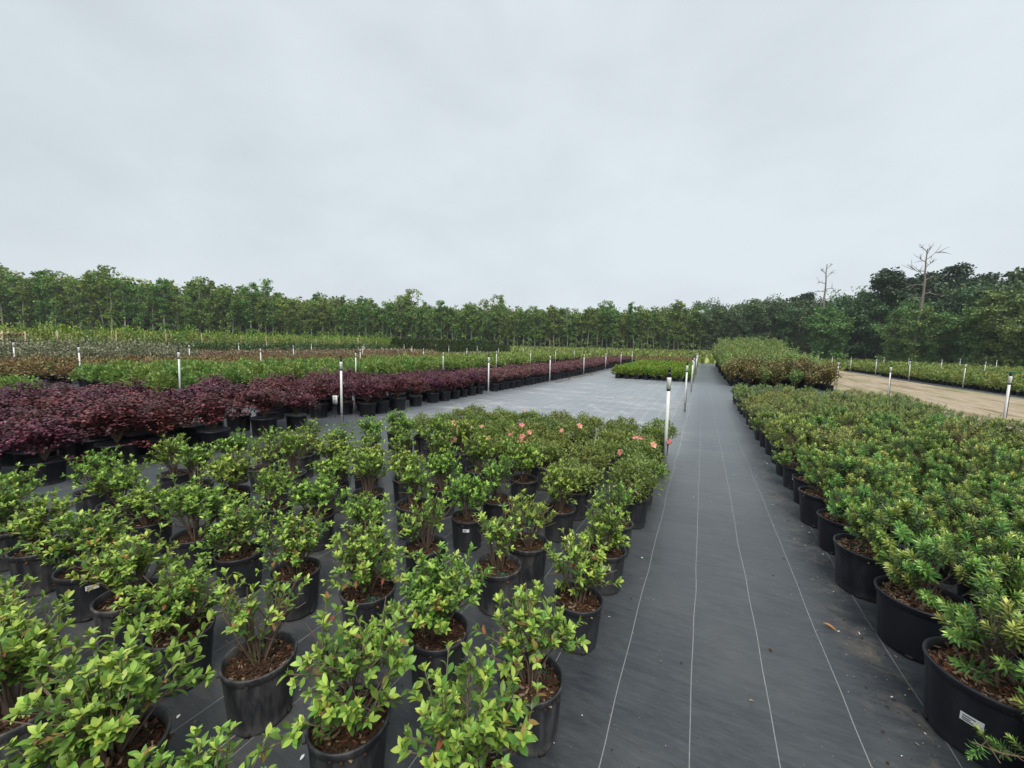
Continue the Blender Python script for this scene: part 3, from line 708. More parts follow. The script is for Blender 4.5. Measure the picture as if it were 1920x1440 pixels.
# ================================================================== pots
def pot_profile(r_top, r_bot, h, lip):
    # (radius, z, how strongly the side panels show)
    return [(r_bot*0.55, 0.004, 0), (r_bot-0.006, 0.0, 0), (r_bot, 0.006, 0.5), (r_bot+(r_top-r_bot)*0.08, h*0.08, 1), (r_bot+(r_top-r_bot)*0.5, h*0.45, 1),
            (r_bot+(r_top-r_bot)*0.86, h*0.84, 1), (r_bot+(r_top-r_bot)*0.88, h*0.87, 0.0), (r_top+lip*0.3, h*0.885, 0), (r_top+lip*0.45, h*0.93, 0), (r_top+lip, h*0.965, 0), (r_top+lip*0.9, h*0.992, 0),
            (r_top+lip*0.3, h, 0), (r_top-0.004, h*0.985, 0), (r_top-0.010, h*0.86, 0)]
def make_pot(name, r_top, r_bot, h, lip, k, mat, rib):
    mb = MB()
    def mod(a):
        q = (a/(2*math.pi)*12) % 1.0
        return np.where(np.abs(q-0.5) > 0.40, -rib, 0.0)+0.0012*np.sin(a*3+0.5)
    lathe(mb, pot_profile(r_top, r_bot, h, lip), k, 0, 0.5, mod)
    # moulded drain notches round the foot
    if k >= 36:
        for q in range(4):
            a = q*math.pi/2+0.4
            box(mb, ((r_bot+0.0005)*math.cos(a), (r_bot+0.0005)*math.sin(a), 0.011), (0.006, 0.030, 0.018), 1, 0.5,
                [[math.cos(a), -math.sin(a), 0], [math.sin(a), math.cos(a), 0], [0, 0, 1]])
    return mb.mesh(name, [mat, M['stake']])
POT3 = make_pot('pot', 0.136, 0.116, 0.268, 0.007, 60, M['pot'], 0.0045)
POT3_MID = make_pot('pot', 0.136, 0.116, 0.268, 0.007, 24, M['pot'], 0.003)
POT7 = make_pot('pot', 0.188, 0.165, 0.290, 0.010, 60, M['pot_clean'], 0.0022)
POT7_MID = make_pot('pot', 0.188, 0.165, 0.290, 0.010, 24, M['pot_clean'], 0.002)

def soil_mesh(r, z, seed, nchip, mats, pale=0.2):
    rg = np.random.default_rng(seed); mb = MB()
    k = 20
    rings = [0.0, 0.35, 0.7, 1.0]
    V = [(0, 0, z+0.012)]
    for q in rings[1:]:
        for j in range(k):
            a = j*2*math.pi/k
            V.append((r*q*math.cos(a), r*q*math.sin(a), z+0.012*(1-q)+rg.normal()*0.004))
    Fc = [[0, 1+j, 1+(j+1) % k] for j in range(k)]
    mb.add(V, Fc, 0)
    Fq = []
    for i in range(2):
        for j in range(k):
            Fq.append([1+i*k+j, 1+(i+1)*k+j, 1+(i+1)*k+(j+1) % k, 1+i*k+(j+1) % k])
    mb2 = np.array(V)
    mb.add(mb2, Fq, 0)
    if nchip:
        a = rg.random(nchip)*2*math.pi; q = r*0.96*np.sqrt(rg.random(nchip))
        O = np.stack([q*np.cos(a), q*np.sin(a), z+0.012*(1-q/r)+0.003+0.007*rg.random(nchip)], -1)
        D = unit(np.stack([rg.normal(size=nchip), rg.normal(size=nchip), rg.normal(size=nchip)*0.25], -1))
        N = unit(rg.normal(size=(nchip, 3))*0.35+[0, 0, 1])
        sh = (np.array([(-.16, 0, 0), (.16, 0, 0), (.12, 1, .02), (-.14, .92, 0), (-.16, 0, -.14), (.16, 0, -.14), (.12, 1, -.12), (-.14, .92, -.14)]),
              np.array([[0, 1, 2, 3], [0, 4, 5, 1], [1, 5, 6, 2], [2, 6, 7, 3], [3, 7, 4, 0]]))
        which = rg.random(nchip)
        for lo, hi, m_ in ((0, 1-pale-.2, 1), (1-pale-.2, 1-.2, 2), (1-.2, 1.01, 3)):
            sel = (which >= lo) & (which < hi)
            add_leaves(mb, sh, O[sel], D[sel], N[sel], 0.012+0.024*rg.random(sel.sum()), 0.5, m_)
    return mb.mesh('potting_soil', mats, smooth=False)
SOILM = [M['soil'], M['chip_a'], M['chip_b'], M['chip_r']]
SOIL3 = [soil_mesh(0.127, 0.228, 10+i, 320, SOILM, 0.12) for i in range(3)]
SOIL3_MID = soil_mesh(0.127, 0.228, 20, 60, SOILM, 0.15)
SOIL7 = [soil_mesh(0.179, 0.252, 30+i, 620, SOILM, 0.42) for i in range(2)]
SOIL7_MID = soil_mesh(0.179, 0.252, 40, 90, SOILM, 0.4)

def fert_mesh(seed, z):
    rg = np.random.default_rng(seed); mb = MB()
    for _ in range(150):
        c = np.array([0.05+rg.normal()*0.022, -0.045+rg.normal()*0.02, z+0.010+rg.random()*0.006])
        r = 0.0022+0.0012*rg.random()
        V = np.array([(1, 0, 0), (-1, 0, 0), (0, 1, 0), (0, -1, 0), (0, 0, 1), (0, 0, -1)])*r+c
        mb.add(V, [[0, 2, 4], [2, 1, 4], [1, 3, 4], [3, 0, 4], [2, 0, 5], [1, 2, 5], [3, 1, 5], [0, 3, 5]])
    return mb.mesh('fertiliser', M['fert'])
FERT = [fert_mesh(i, 0.228) for i in range(2)]

def sticker_mesh(r, w, h):
    """A curved stick-on label with a few lines of print."""
    mb = MB(); n = 5
    a = np.linspace(-w/2/r, w/2/r, n)
    def strip(z0, z1, a0, a1, rr, mat):
        q = np.linspace(a0, a1, n)
        V = [(rr*math.cos(t), rr*math.sin(t), z) for z in (z0, z1) for t in q]
        mb.add(V, [[i, i+1, n+i+1, n+i] for i in range(n-1)], mat)
    strip(-h/2, h/2, a[0], a[-1], r, 0)
    for i, (z, f) in enumerate(((0.22, 0.7), (-0.05, 0.45), (-0.28, 0.6))):
        strip(h*(z-0.07), h*(z+0.07), a[0]*0.8, a[0]*0.8+(a[-1]-a[0])*0.8*f, r+0.0006, 1)
    return mb.mesh('label_sticker', [M['paper'], M['ink']])
STICK3 = sticker_mesh(0.1335, 0.052, 0.026)
STICK7 = sticker_mesh(0.182, 0.062, 0.032)
def add_sticker(t, me, az, z, rz):
    obj('label_sticker', me, t, Matrix.Translation((0, 0, z)) @ Matrix.Rotation(az-rz, 4, 'Z'))

# ================================================================== azaleas
def azalea_skeleton(seed, nst=11, H=0.44, Rr=0.27, forks=3, per=8, lsz=0.054, bare=0.15, z0=0.235):
    """Stems as polylines and leaves as (origin, direction, normal, size, tone)."""
    rg = np.random.default_rng(seed)
    stems, O, D, N, S, T = [], [], [], [], [], []
    up = np.array([0, 0, 1.])
    def leaf(o, d, n, s, t):
        O.append(o); D.append(d); N.append(n); S.append(s); T.append(t)
    order = rg.permutation(nst)
    for i in range(nst):
        az = (i+0.8*rg.random())/nst*2*math.pi
        el = R(30)+R(56)*((order[i]+rg.random())/nst)
        rad = Rr*math.cos(el)**0.7*(0.85+0.34*rg.random())
        top = H*(0.20+0.80*math.sin(el))*(0.82+0.30*rg.random())
        b = np.array([0.030*rg.random()*math.cos(az), 0.030*rg.random()*math.sin(az), z0-0.01])
        e = np.array([rad*math.cos(az), rad*math.sin(az), z0+top])
        c = np.array([0.50*e[0], 0.50*e[1], z0+(0.42+0.2*math.sin(el))*top])+rg.normal(size=3)*0.02
        ts = np.linspace(0, 1, 7)[:, None]
        P = (1-ts)**2*b+2*ts*(1-ts)*c+ts**2*e
        P += rg.normal(size=P.shape)*0.004*ts
        lines = [(P, np.linspace(0.0052, 0.0022, 7))]
        twigs = [(P[4], P[-1]-P[4], 0.0)]
        for k in range(forks):
            t = 0.35+0.58*rg.random()
            o = np.array([np.interp(t, ts[:, 0], P[:, q]) for q in range(3)])
            dirn = unit(unit(P[-1]-P[2])+rg.normal(size=3)*0.62+np.array([e[0], e[1], 0])*0.9+up*0.20)
            ln = 0.07+0.11*rg.random()
            mid = o+dirn*ln*0.5+rg.normal(size=3)*0.006
            end = o+dirn*ln+up*0.018
            lines.append((np.array([o, mid, end]), np.array([0.0026, 0.0021, 0.0016])))
            twigs.append((o, end-o, 1.0))
        stems.append(lines)
        for o, v, kind in twigs:
            if rg.random() < bare:
                continue
            ln = np.linalg.norm(v); d = v/ln
            ph = rg.random()*6.28
            a1 = unit(np.cross(d, up+rg.normal(size=3)*0.05)); a2 = np.cross(d, a1)
            m = max(3, int(per*(0.7+0.6*rg.random())))
            for q in range(m):
                f = 0.22+0.78*(q+rg.random()*0.6)/m
                ang = ph+q*2.4
                rd = a1*math.cos(ang)+a2*math.sin(ang)
                open_ = 1.05-0.55*f
                dr = unit(d*(0.45+0.35*f)+rd*open_+up*0.10)
                nn = unit(d*0.55+up*1.25-rd*0.25)
                leaf(o+d*ln*min(f, 0.98), dr, nn+rg.normal(size=3)*0.18, lsz*(0.70+0.5*rg.random())*(1.12-0.25*f), np.clip(0.14+0.40*f**2+rg.normal()*0.13, 0, 1))
            tip = o+v
            nr = 4+int(3*rg.random())
            for q in range(nr):
                ang = ph+1+q*2*math.pi/nr
                rd = a1*math.cos(ang)+a2*math.sin(ang)
                dr = unit(d*(0.35+0.6*rg.random())+rd*0.9+up*0.22)
                nn = unit(d*0.7-rd*0.3+up*0.8)
                leaf(tip-d*0.004*q, dr, nn, lsz*(0.55+0.42*rg.random()), np.clip(0.68+rg.normal()*0.15, 0.25, 1))
    return stems, np.array(O), np.array(D), np.array(N), np.array(S), np.array(T)

# single leaves for the nearest plants: a few shapes at five ages, shared by thousands of leaf objects
LEAF_ME = []
for ti, tone in enumerate((0.08, 0.3, 0.52, 0.75, 0.97)):
    row = []
    for k in range(4):
        V0, F0 = leaf_shape(w=(0.44, 0.40, 0.48, 0.42)[k], fold=(0.06, 0.14, 0.02, 0.22)[k], droop=(0.10, 0.2, 0.02, -0.04)[k], n=5)
        V0 = V0.copy(); V0[:, 2] += (0.02, -0.03, 0.03, 0.0)[k]*np.sin(V0[:, 1]*5+k)+(0.03*V0[:, 0]*(k-1.5))
        row.append(MB().add(V0, F0, 0, tone).mesh('leaf', M['azalea']))
    LEAF_ME.append(row)
GR = random.Random(11)
LEAF_OLD = []
for k in range(4):
    V0, F0 = leaf_shape(w=(.40, .34, .44, .36)[k], fold=(.2, .4, .1, .3)[k], droop=(.3, .15, .45, .2)[k], n=5)
    LEAF_OLD.append(MB().add(V0, F0, 0, .2+.2*k).mesh('leaf', M['azalea_old']))
def leaf_objects(root, O, D, N, S, T, limit=300):
    B, D, N = frame(D, N)
    for i in range(min(limit, len(O))):
        s = S[i]
        m = Matrix(((B[i, 0]*s, D[i, 0]*s, N[i, 0]*s, O[i, 0]), (B[i, 1]*s, D[i, 1]*s, N[i, 1]*s, O[i, 1]), (B[i, 2]*s, D[i, 2]*s, N[i, 2]*s, O[i, 2]), (0, 0, 0, 1)))
        obj('leaf', LEAF_OLD[GR.randrange(4)] if T[i] < .45 and GR.random() < .10 else LEAF_ME[min(4, int(T[i]*5))][GR.randrange(4)], root, m)

def stem_mesh(lines, mat, k=5):
    mb = MB()
    for P, r in lines:
        tube(mb, P, r, k)
    return mb.mesh('stem', mat)

# mid-distance variants: stems joined, foliage joined
AZ_MID = []
for i in range(8):
    st, O, D, N, S, T = azalea_skeleton(40+i, nst=15+i % 3, H=0.25+0.04*(i % 3), Rr=0.142+0.022*((i+1) % 3), forks=4+i % 2, per=8, lsz=0.040, bare=(0.05, 0.18, 0.34, 0.10)[i % 4])
    sm = MB()
    for lines in st:
        for P, r in lines: tube(sm, P, r, 4)
    fm = MB(); add_leaves(fm, LEAF_LO, O, D, N, S, T)
    AZ_MID.append((sm.mesh('stem', M['twig']), fm.mesh('foliage', M['azalea'])))

AX = [-0.54, -1.06, -1.60, -2.12, -2.64, -3.15, -3.68, -4.22, -4.74]
AY = [0.42, 0.94, 1.46, 2.03, 2.58, 3.10, 3.65, 4.18, 4.70, 5.20, 5.72, 6.22]
MEAS = {(2, 1): (-1.63, .97), (3, 1): (-2.14, .91), (5, 1): (-3.15, .93), (2, 0): (-1.66, .51), (1, 1): (-1.07, .94), (0, 2): (-.56, 1.42), (2, 2): (-1.58, 1.53), (2, 3): (-1.61, 2.07),
        (0, 3): (-.54, 2.02), (0, 4): (-.52, 2.6), (0, 5): (-.54, 3.08), (0, 6): (-.50, 3.69), (0, 7): (-.50, 4.16), (0, 8): (-.60, 4.75), (2, 4): (-1.62, 2.62), (2, 5): (-1.56, 3.02),
        (1, 3): (-1.06, 2.08), (1, 4): (-1.01, 2.44), (1, 5): (-1.02, 3.12), (1, 6): (-1.03, 3.6), (3, 5): (-2.18, 3.06), (5, 3): (-3.13, 2.03), (4, 2): (-2.61, 1.45), (3, 2): (-2.11, 1.48),
        (6, 1): (-3.71, .89), (6, 2): (-3.66, 1.42), (5, 2): (-3.07, 1.43), (7, 2): (-4.19, 1.44), (7, 1): (-4.29, .87)}
# character of the nearest plants: stems, height, spread, forks, leaves per twig, leaf size, bareness
CHAR = {(2, 1): (10, 0.307, 0.157, 4, 6, 0.038, .35), (3, 1): (20, 0.242, 0.180, 5, 9, 0.036, .02), (1, 1): (15, 0.288, 0.190, 5, 7, 0.042, .06), (0, 2): (14, 0.326, 0.157, 5, 7, 0.041, .18), (0, 1): (13, 0.335, 0.180, 5, 7, 0.044, .06),
        (2, 2): (16, 0.326, 0.171, 5, 8, 0.037, .08), (1, 2): (19, 0.279, 0.190, 5, 9, 0.039, .02), (2, 0): (19, 0.251, 0.190, 5, 8, 0.041, .03), (0, 3): (15, 0.307, 0.166, 5, 7, 0.039, .15), (1, 3): (10, 0.279, 0.143, 4, 7, 0.037, .20),
        (3, 0): (16, 0.270, 0.162, 5, 8, 0.040, .05), (4, 1): (15, 0.242, 0.157, 5, 8, 0.037, .05), (5, 1): (15, 0.242, 0.147, 5, 8, 0.037, .05), (4, 0): (14, 0.242, 0.152, 5, 8, 0.039, .05), (5, 0): (14, 0.242, 0.152, 5, 8, 0.039, .05), (6, 1): (14, 0.251, 0.152, 5, 8, 0.037, .06)}
BROWS = ['in the row along the grey path'] + ['in the %s row from the path' % ordinal(q) for q in range(2, 9)] + ['in the outermost row by the purple shrubs']
def small_leaved(i, j):
    return (j >= 6 and i <= 3 and not (j == 6 and i >= 2)) or (j >= 8 and i <= 6) or j >= 9

# compact small-leaved azaleas at the back of the bed, some in flower
def small_azalea(seed):
    rg = np.random.default_rng(seed)
    sm, fm = MB(), MB()
    n = 34
    C = []
    for q in range(n):
        u = unit(rg.normal(size=3)*[1, 1, 0.8]); u[2] = abs(u[2])*0.9+0.05
        e = np.array([0, 0, 0.34])+u*np.array([0.21, 0.21, 0.20])*(0.75+0.3*rg.random())
        b = np.array([0.03*rg.normal(), 0.03*rg.normal(), 0.225])
        c = b*0.4+e*0.6; c[:2] *= 0.55
        tube(sm, [b, c, e], [0.0045, 0.003, 0.0015], 4)
        C.append(e)
    C = np.array(C)
    m = 1500
    idx = rg.integers(0, n, m)
    off = unit(rg.normal(size=(m, 3)))*(0.085*rg.random((m, 1))**0.5)
    O = C[idx]+off*[1, 1, 0.75]
    D = unit(off+rg.normal(size=(m, 3))*0.03+[0, 0, 0.03])
    N = unit(rg.normal(size=(m, 3))*0.4+[0, 0, 1])
    T = np.clip(0.3+0.35*rg.random(m)+0.5*(O[:, 2]-0.45)+0.3*(rg.random(n)[idx]-0.5), 0, 1)
    add_leaves(fm, LEAF_TINY, O, D, N, 0.024+0.014*rg.random(m), T)
    return sm.mesh('stem', M['twig_red']), fm.mesh('foliage', M['azalea_dark']), C
SMALL = [small_azalea(70+i) for i in range(5)]
def flower_mesh(seed):
    rg = np.random.default_rng(seed); mb = MB()
    for k in range(5):
        a = k*2*math.pi/5
        d = np.array([[math.cos(a), math.sin(a), 0.55]]); nn = np.array([[-math.cos(a)*.5, -math.sin(a)*.5, 1.]])
        add_leaves(mb, leaf_shape(w=0.8, fold=-0.1, droop=0.35, n=3), [[0, 0, 0]], d, nn, 0.034, 0.3+0.5*rg.random())
    for k in range(3):
        tube(mb, [[0, 0, 0], [0.004*k-0.004, 0.004, 0.03]], [0.0008, 0.0008], 3, 0, 1.0)
    return mb.mesh('flower', M['petal'])
FLOWER = [flower_mesh(i) for i in range(3)]
FLOWERING = {(5, 8): 7, (3, 8): 14, (4, 8): 3, (2, 9): 2, (4, 10): 1, (0, 10): 3, (0, 8): 6}

near_count = 0
for i, X in enumerate(AX):
    for j, Y in enumerate(AY):
        if (i, j) in MEAS:
            x, y = MEAS[(i, j)]
        else:
            x, y = X+GR.uniform(-.04, .04), Y+GR.uniform(-.04, .04)
        if not in_view(x, y, 260):
            continue
        if (i, j) in ((0, 9), (8, 7), (8, 8), (7, 9), (7, 11), (8, 11), (8, 10), (8, 9), (7, 10)):
            if (i, j) != (0, 9): continue
            x, y = -0.66, 5.25
        rz = GR.uniform(0, 6.28)
        sm_ = small_leaved(i, j)
        depth = x*_f.x+y*_f.y+0.9*0.09
        nth = ordinal(j+1)
        place_txt = BROWS[i]
        if sm_:
            fl = FLOWERING.get((i, j), 0)
            head = 'coral-flowered azalea' if fl else 'compact small-leaved azalea'
            t = thing('potted_azalea', '%s, %s from the front %s' % (head, nth, place_txt), 'potted shrub', place(x, y, rz, GR.uniform(.95, 1.04), tilt=GR.gauss(0, .012), taz=GR.uniform(0, 6.28)), 'azaleas in black pots left of the path')
            obj('pot', POT3_MID, t); obj('potting_soil', SOIL3_MID, t)
            st, fo, C = SMALL[GR.randrange(5)]
            obj('stem', st, t); tag(obj('foliage', fo, t), kind='stuff')
            if fl:
                rg = np.random.default_rng(i*50+j)
                # blooms sit on the shoots of one side of the bush
                lc = np.array([math.cos(-rz)*-x-math.sin(-rz)*-y, math.sin(-rz)*-x+math.cos(-rz)*-y, 3.5]); lc /= np.linalg.norm(lc)
                order = sorted(range(len(C)), key=lambda q: -float(C[q] @ lc)+0.12*rg.random())
                for q in range(fl):
                    c = C[order[q % 9]]+rg.normal(size=3)*0.045
                    c = c+unit(c-np.array([0, 0, .4]))*0.075
                    d = unit(c-np.array([0, 0, 0.38]))
                    obj('flower', FLOWER[q % 3], t, Matrix.Translation(c) @ Vector(d).to_track_quat('Z', 'Y').to_matrix().to_4x4() @ Matrix.Scale(0.9+0.4*rg.random(), 4))
            continue
        near = depth < 2.55 and in_view(x, y, 120)
        ch = CHAR.get((i, j))
        look = 'leafy green azalea'
        if ch and ch[6] >= 0.25: look = 'sparse twiggy azalea'
        elif ch and ch[6] <= 0.05: look = 'dense leafy azalea'
        t = thing('potted_azalea', '%s, %s from the front %s' % (look, nth, place_txt), 'potted shrub', place(x, y, rz, GR.uniform(.95, 1.04), tilt=GR.gauss(0, .012), taz=GR.uniform(0, 6.28)), 'azaleas in black pots left of the path')
        if near:
            near_count += 1
            if not ch:
                ch = (GR.randint(13, 19), GR.uniform(.22, .33), GR.uniform(.14, .18), 5, 8, GR.uniform(.035, .039), GR.choice((.03, .08, .15, .25)))
            st, O, D, N, S, T = azalea_skeleton(1000+i*40+j, *ch)
            obj('pot', POT3, t); so = obj('potting_soil', SOIL3[GR.randrange(3)], t)
            if GR.random() < 0.75: tag(obj('fertiliser', FERT[GR.randrange(2)], so), kind='stuff')
            for lines in st:
                obj('stem', stem_mesh(lines, M['twig']), t)
            lc = np.array([math.cos(-rz)*-x-math.sin(-rz)*-y, math.sin(-rz)*-x+math.cos(-rz)*-y, 1.2]); lc /= np.linalg.norm(lc)
            od = np.argsort(-(O @ lc)*1.0-S*2.0); O, D, N, S, T = O[od], D[od], N[od], S[od], T[od]
            leaf_objects(t, O, D, N, S, T)
            if len(O) > 300:
                fm = MB(); add_leaves(fm, LEAF_HI, O[300:], D[300:], N[300:], S[300:], T[300:])
                tag(obj('foliage', fm.mesh('foliage', M['azalea']), t), kind='stuff')
            # spent brown blossoms and pruned dry twigs
            rg = np.random.default_rng(i*31+j)
            for _ in range(2+GR.randrange(4)):
                q = GR.randrange(len(O))
                mb = MB(); add_leaves(mb, LEAF_LO, np.repeat(O[q:q+1], 4, 0), rg.normal(size=(4, 3))+[0, 0, -.5], rg.normal(size=(4, 3)), 0.02+0.012*rg.random(4), 0.5)
                obj('withered_flower', mb.mesh('withered_flower', M['dry_leaf']), t)
            mb = MB()
            for _ in range(5+int(ch[6]*18)):
                a = GR.uniform(0, 6.28); rr = GR.uniform(.06, .17); h = GR.uniform(.14, .33)
                tube(mb, [[.02*math.cos(a), .02*math.sin(a), .225], [rr*.5*math.cos(a+.1), rr*.5*math.sin(a+.1), .235+h*.55], [rr*math.cos(a), rr*math.sin(a), .235+h]], [.003, .002, .0014], 4)
            obj('dry_twig', mb.mesh('dry_twig', M['twig']), t)
        else:
            obj('pot', POT3_MID, t); obj('potting_soil', SOIL3_MID, t)
            st, fo = AZ_MID[GR.randrange(8)]
            q = Matrix.Rotation(GR.uniform(0, 6.28), 4, 'Z') @ Matrix.Diagonal((GR.uniform(.88, 1.14),)*2+(GR.uniform(.9, 1.06), 1))
            obj('stem', st, t, q); tag(obj('foliage', fo, t, q), kind='stuff')
        if (i, j) in ((2, 3), (2, 4), (0, 6), (4, 3), (1, 6), (5, 1), (0, 4)) or GR.random() < 0.03:
            az = math.atan2(-y, -x)+GR.uniform(-.35, .35)
            add_sticker(t, STICK3, az, 0.196, rz)
print('near azaleas', near_count)

# ================================================================== right-hand bed: narrow-leaved evergreens
def shoot(seed, n=44, ln=0.085, leaf=0.036, t_lo=0.1, t_hi=1.0, shape=LEAF_NARROW, mat=None):
    rg = np.random.default_rng(seed); mb = MB()
    tube(mb, [[0, 0, -0.05], [0, 0, 0], [0, 0, ln]], [0.003, 0.0026, 0.0016], 4, 1)
    f = (np.arange(n)+rg.random(n)*0.5)/n
    ang = np.arange(n)*2.399+rg.random(n)*0.3
    tilt = 1.40-1.05*f**1.5+rg.normal(size=n)*0.1
    rd = np.stack([np.cos(ang), np.sin(ang), np.zeros(n)], -1)
    D = rd*np.sin(tilt)[:, None]+np.array([0, 0, 1.])*np.cos(tilt)[:, None]
    N = -rd*np.cos(tilt)[:, None]+np.array([0, 0, 1.])*np.sin(tilt)[:, None]
    O = np.stack([np.zeros(n), np.zeros(n), ln*f], -1)+rd*0.002
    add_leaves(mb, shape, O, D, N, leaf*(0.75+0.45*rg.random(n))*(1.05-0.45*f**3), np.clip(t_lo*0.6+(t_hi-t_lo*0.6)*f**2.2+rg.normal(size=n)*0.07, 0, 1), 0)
    return mb
def shoot_frames(seed, n=64, Rr=0.30, H=0.34, z0=0.26):
    rg = np.random.default_rng(seed)
    out = []
    lobes = unit(rg.normal(size=(6, 3))*[1, 1, .5]+[0, 0, .35])
    for q in range(n):
        u = unit(rg.normal(size=3)); u[2] = abs(u[2])*0.95-0.02
        u = unit(u)
        bump = 0.80+0.30*max(0, float(np.max(lobes @ u))-0.6)/0.4
        e = np.array([u[0]*Rr*bump, u[1]*Rr*bump, z0+0.06+max(-0.02, u[2])*H*bump])*1.0
        k = 0.72+0.32*rg.random()
        e[:2] *= k; e[2] = z0+(e[2]-z0)*(0.6+0.4*k)
        d = unit(u*np.array([1, 1, .6])+np.array([0, 0, .75])+rg.normal(size=3)*0.25)
        out.append((e, d, 0.85+0.45*rg.random()))
    return out
SHOOTS = [shoot(600+i, t_hi=(1.0, .9, .7, 1.0, .55, .8)[i], t_lo=(.12, .1, .05, .2, .05, .15)[i]).mesh('shoot', [M['needle'], M['twig']]) for i in range(6)]
def joined_needle(seed, mat, shape=LEAF_STRIP, n=74, nl=22, lsz=0.046, Rr=0.28, H=0.245):
    rg = np.random.default_rng(seed)
    fm, sm = MB(), MB()
    protos = [shoot(seed*10+i, n=nl, leaf=lsz, t_hi=(1.0, .85, .6)[i], shape=shape) for i in range(3)]
    for e, d, sc in shoot_frames(seed, n, Rr, H):
        V, f3, f4, mi, T = protos[rg.integers(0, 3)].arrays()
        q = np.array(Vector(d).to_track_quat('Z', 'Y').to_matrix())
        W = V*sc @ q.T+e
        if len(f3): fm.add(W, f3[mi[:len(f3)] == 0] if len(mi) else f3, 0, T)
        tube(sm, [[0.02*d[0], 0.02*d[1], .25], [e[0]*.5, e[1]*.5, .25+(e[2]-.25)*.6], e], [.005, .0035, .002], 3, cap=False)
    return sm.mesh('stem', M['twig']), fm.mesh('foliage', mat)
ND_MID = [joined_needle(61+i, M['needle']) for i in range(5)]
ND_PALE = [joined_needle(81+i, M['needle_pale'], n=60, nl=18, lsz=0.04, Rr=0.25, H=0.22) for i in range(4)]
STEMS7 = []
for i in range(3):
    rg = np.random.default_rng(900+i); mb = MB()
    for e, d, sc in shoot_frames(900+i, 40):
        if d[2] < 0.45 or math.hypot(e[0], e[1]) > 0.17: continue
        e = e*np.array([.8, .8, .80])
        b = np.array([0.03*rg.normal(), 0.03*rg.normal(), .25]); c = np.array([e[0]*.45, e[1]*.45, .26+(e[2]-.26)*.55])
        tube(mb, [b, c, e], [.007, .0045, .0025], 5)
    STEMS7.append(mb.mesh('stem', M['twig']))
RX = [1.15+0.585*k for k in range(7)]
n_sh = 0
for i, X in enumerate(RX):
    Y = (1.10 if i else 1.72) if i < 6 else 5.5
    j = 0
    while Y < 15.2:
        x, y = X+GR.uniform(-.035, .035), Y+GR.uniform(-.04, .04)
        Y += 0.57
        corner = i == 0 and y < 2.0
        if corner: x, y = 1.34, 1.86
        if not corner and not in_view(x, y, 330 if math.hypot(x, y) < 3 else 200): continue
        j += 1
        rz = GR.uniform(0, 6.28)
        pale = y > 8.6 + GR.uniform(-1.6, 1.6) or (y > 4.5 and GR.random() < .15)
        row = ('edge row right of the path', 'second row right of the path', 'third row right of the path', 'fourth row right of the path', 'fifth row right of the path', 'sixth row right of the path', 'outer row beside the sandy track')[i]
        head = 'pale yellowish evergreen' if pale else 'dark green evergreen'
        t = thing('potted_evergreen', '%s, %s from the front in the %s' % (head, ordinal(j), row), 'potted shrub', place(x, y, rz, GR.uniform(.92, 1.07), tilt=GR.gauss(0, .012), taz=GR.uniform(0, 6.28)), 'evergreens in black pots right of the path')
        depth = x*_f.x+y*_f.y
        hi = depth < 4.6 and i < 6
        obj('pot', POT7 if hi else POT7_MID, t)
        so = obj('potting_soil', SOIL7[GR.randrange(2)] if hi else SOIL7_MID, t)
        if hi:
            if GR.random() < .4: tag(obj('fertiliser', FERT[0], so, Matrix.Translation((-.1, .02, .024))), kind='stuff')
            obj('stem', STEMS7[GR.randrange(3)], t)
            # the foliage leans towards the middle of the bed, away from the path edge
            sh = Vector((math.cos(-rz), math.sin(-rz), 0))*(0.12 if i == 0 else 0.02)
            if corner:
                sh = Vector((0, 0, 0))
                mb = MB(); ca, sa = math.cos(-rz), math.sin(-rz)
                bp = [np.array([ca*u-sa*(-.04*abs(u)), sa*u+ca*(-.04*abs(u)), zz]) for u, zz in ((-.02, .27), (-.14, .32), (-.26, .31), (-.37, .29), (-.45, .30))]
                tube(mb, bp, [.006, .005, .004, .003, .002], 5); obj('stem', mb.mesh('stem', M['twig']), t)
                for q in range(9):
                    p_ = bp[1+q//3]*(1-(q % 3)/3)+bp[2+q//3]*((q % 3)/3)
                    d_ = unit(bp[2+q//3]-bp[1+q//3]+np.array([0, 0, .25])+rng.normal(size=3)*.25)
                    obj('shoot', SHOOTS[(0, 3, 1)[q % 3]], t, Matrix.Translation(p_) @ Vector(d_).to_track_quat('Z', 'Y').to_matrix().to_4x4() @ Matrix.Scale(.75, 4))
            for e, d, sc in shoot_frames(3000+i*60+j, 88, GR.uniform(.23, .29) if i else 0.215, GR.uniform(.20, .29)):
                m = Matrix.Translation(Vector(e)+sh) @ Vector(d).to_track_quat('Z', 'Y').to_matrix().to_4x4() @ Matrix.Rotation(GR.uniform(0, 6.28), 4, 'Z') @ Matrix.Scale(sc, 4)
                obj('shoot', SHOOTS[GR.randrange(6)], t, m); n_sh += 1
        else:
            st, fo = (ND_PALE[GR.randrange(4)] if pale else ND_MID[GR.randrange(5)])
            q = Matrix.Rotation(GR.uniform(0, 6.28), 4, 'Z') @ Matrix.Diagonal((GR.uniform(.80, 1.08),)*2+(GR.uniform(.82, 1.2), 1))
            obj('stem', st, t, q); tag(obj('foliage', fo, t, q), kind='stuff')
        if i == 0 and j in (1, 2, 5, 7, 8, 11):
            add_sticker(t, STICK7, math.atan2(-y, -x-0.4)+GR.uniform(-.2, .2), 0.16, rz)
print('shoots', n_sh)

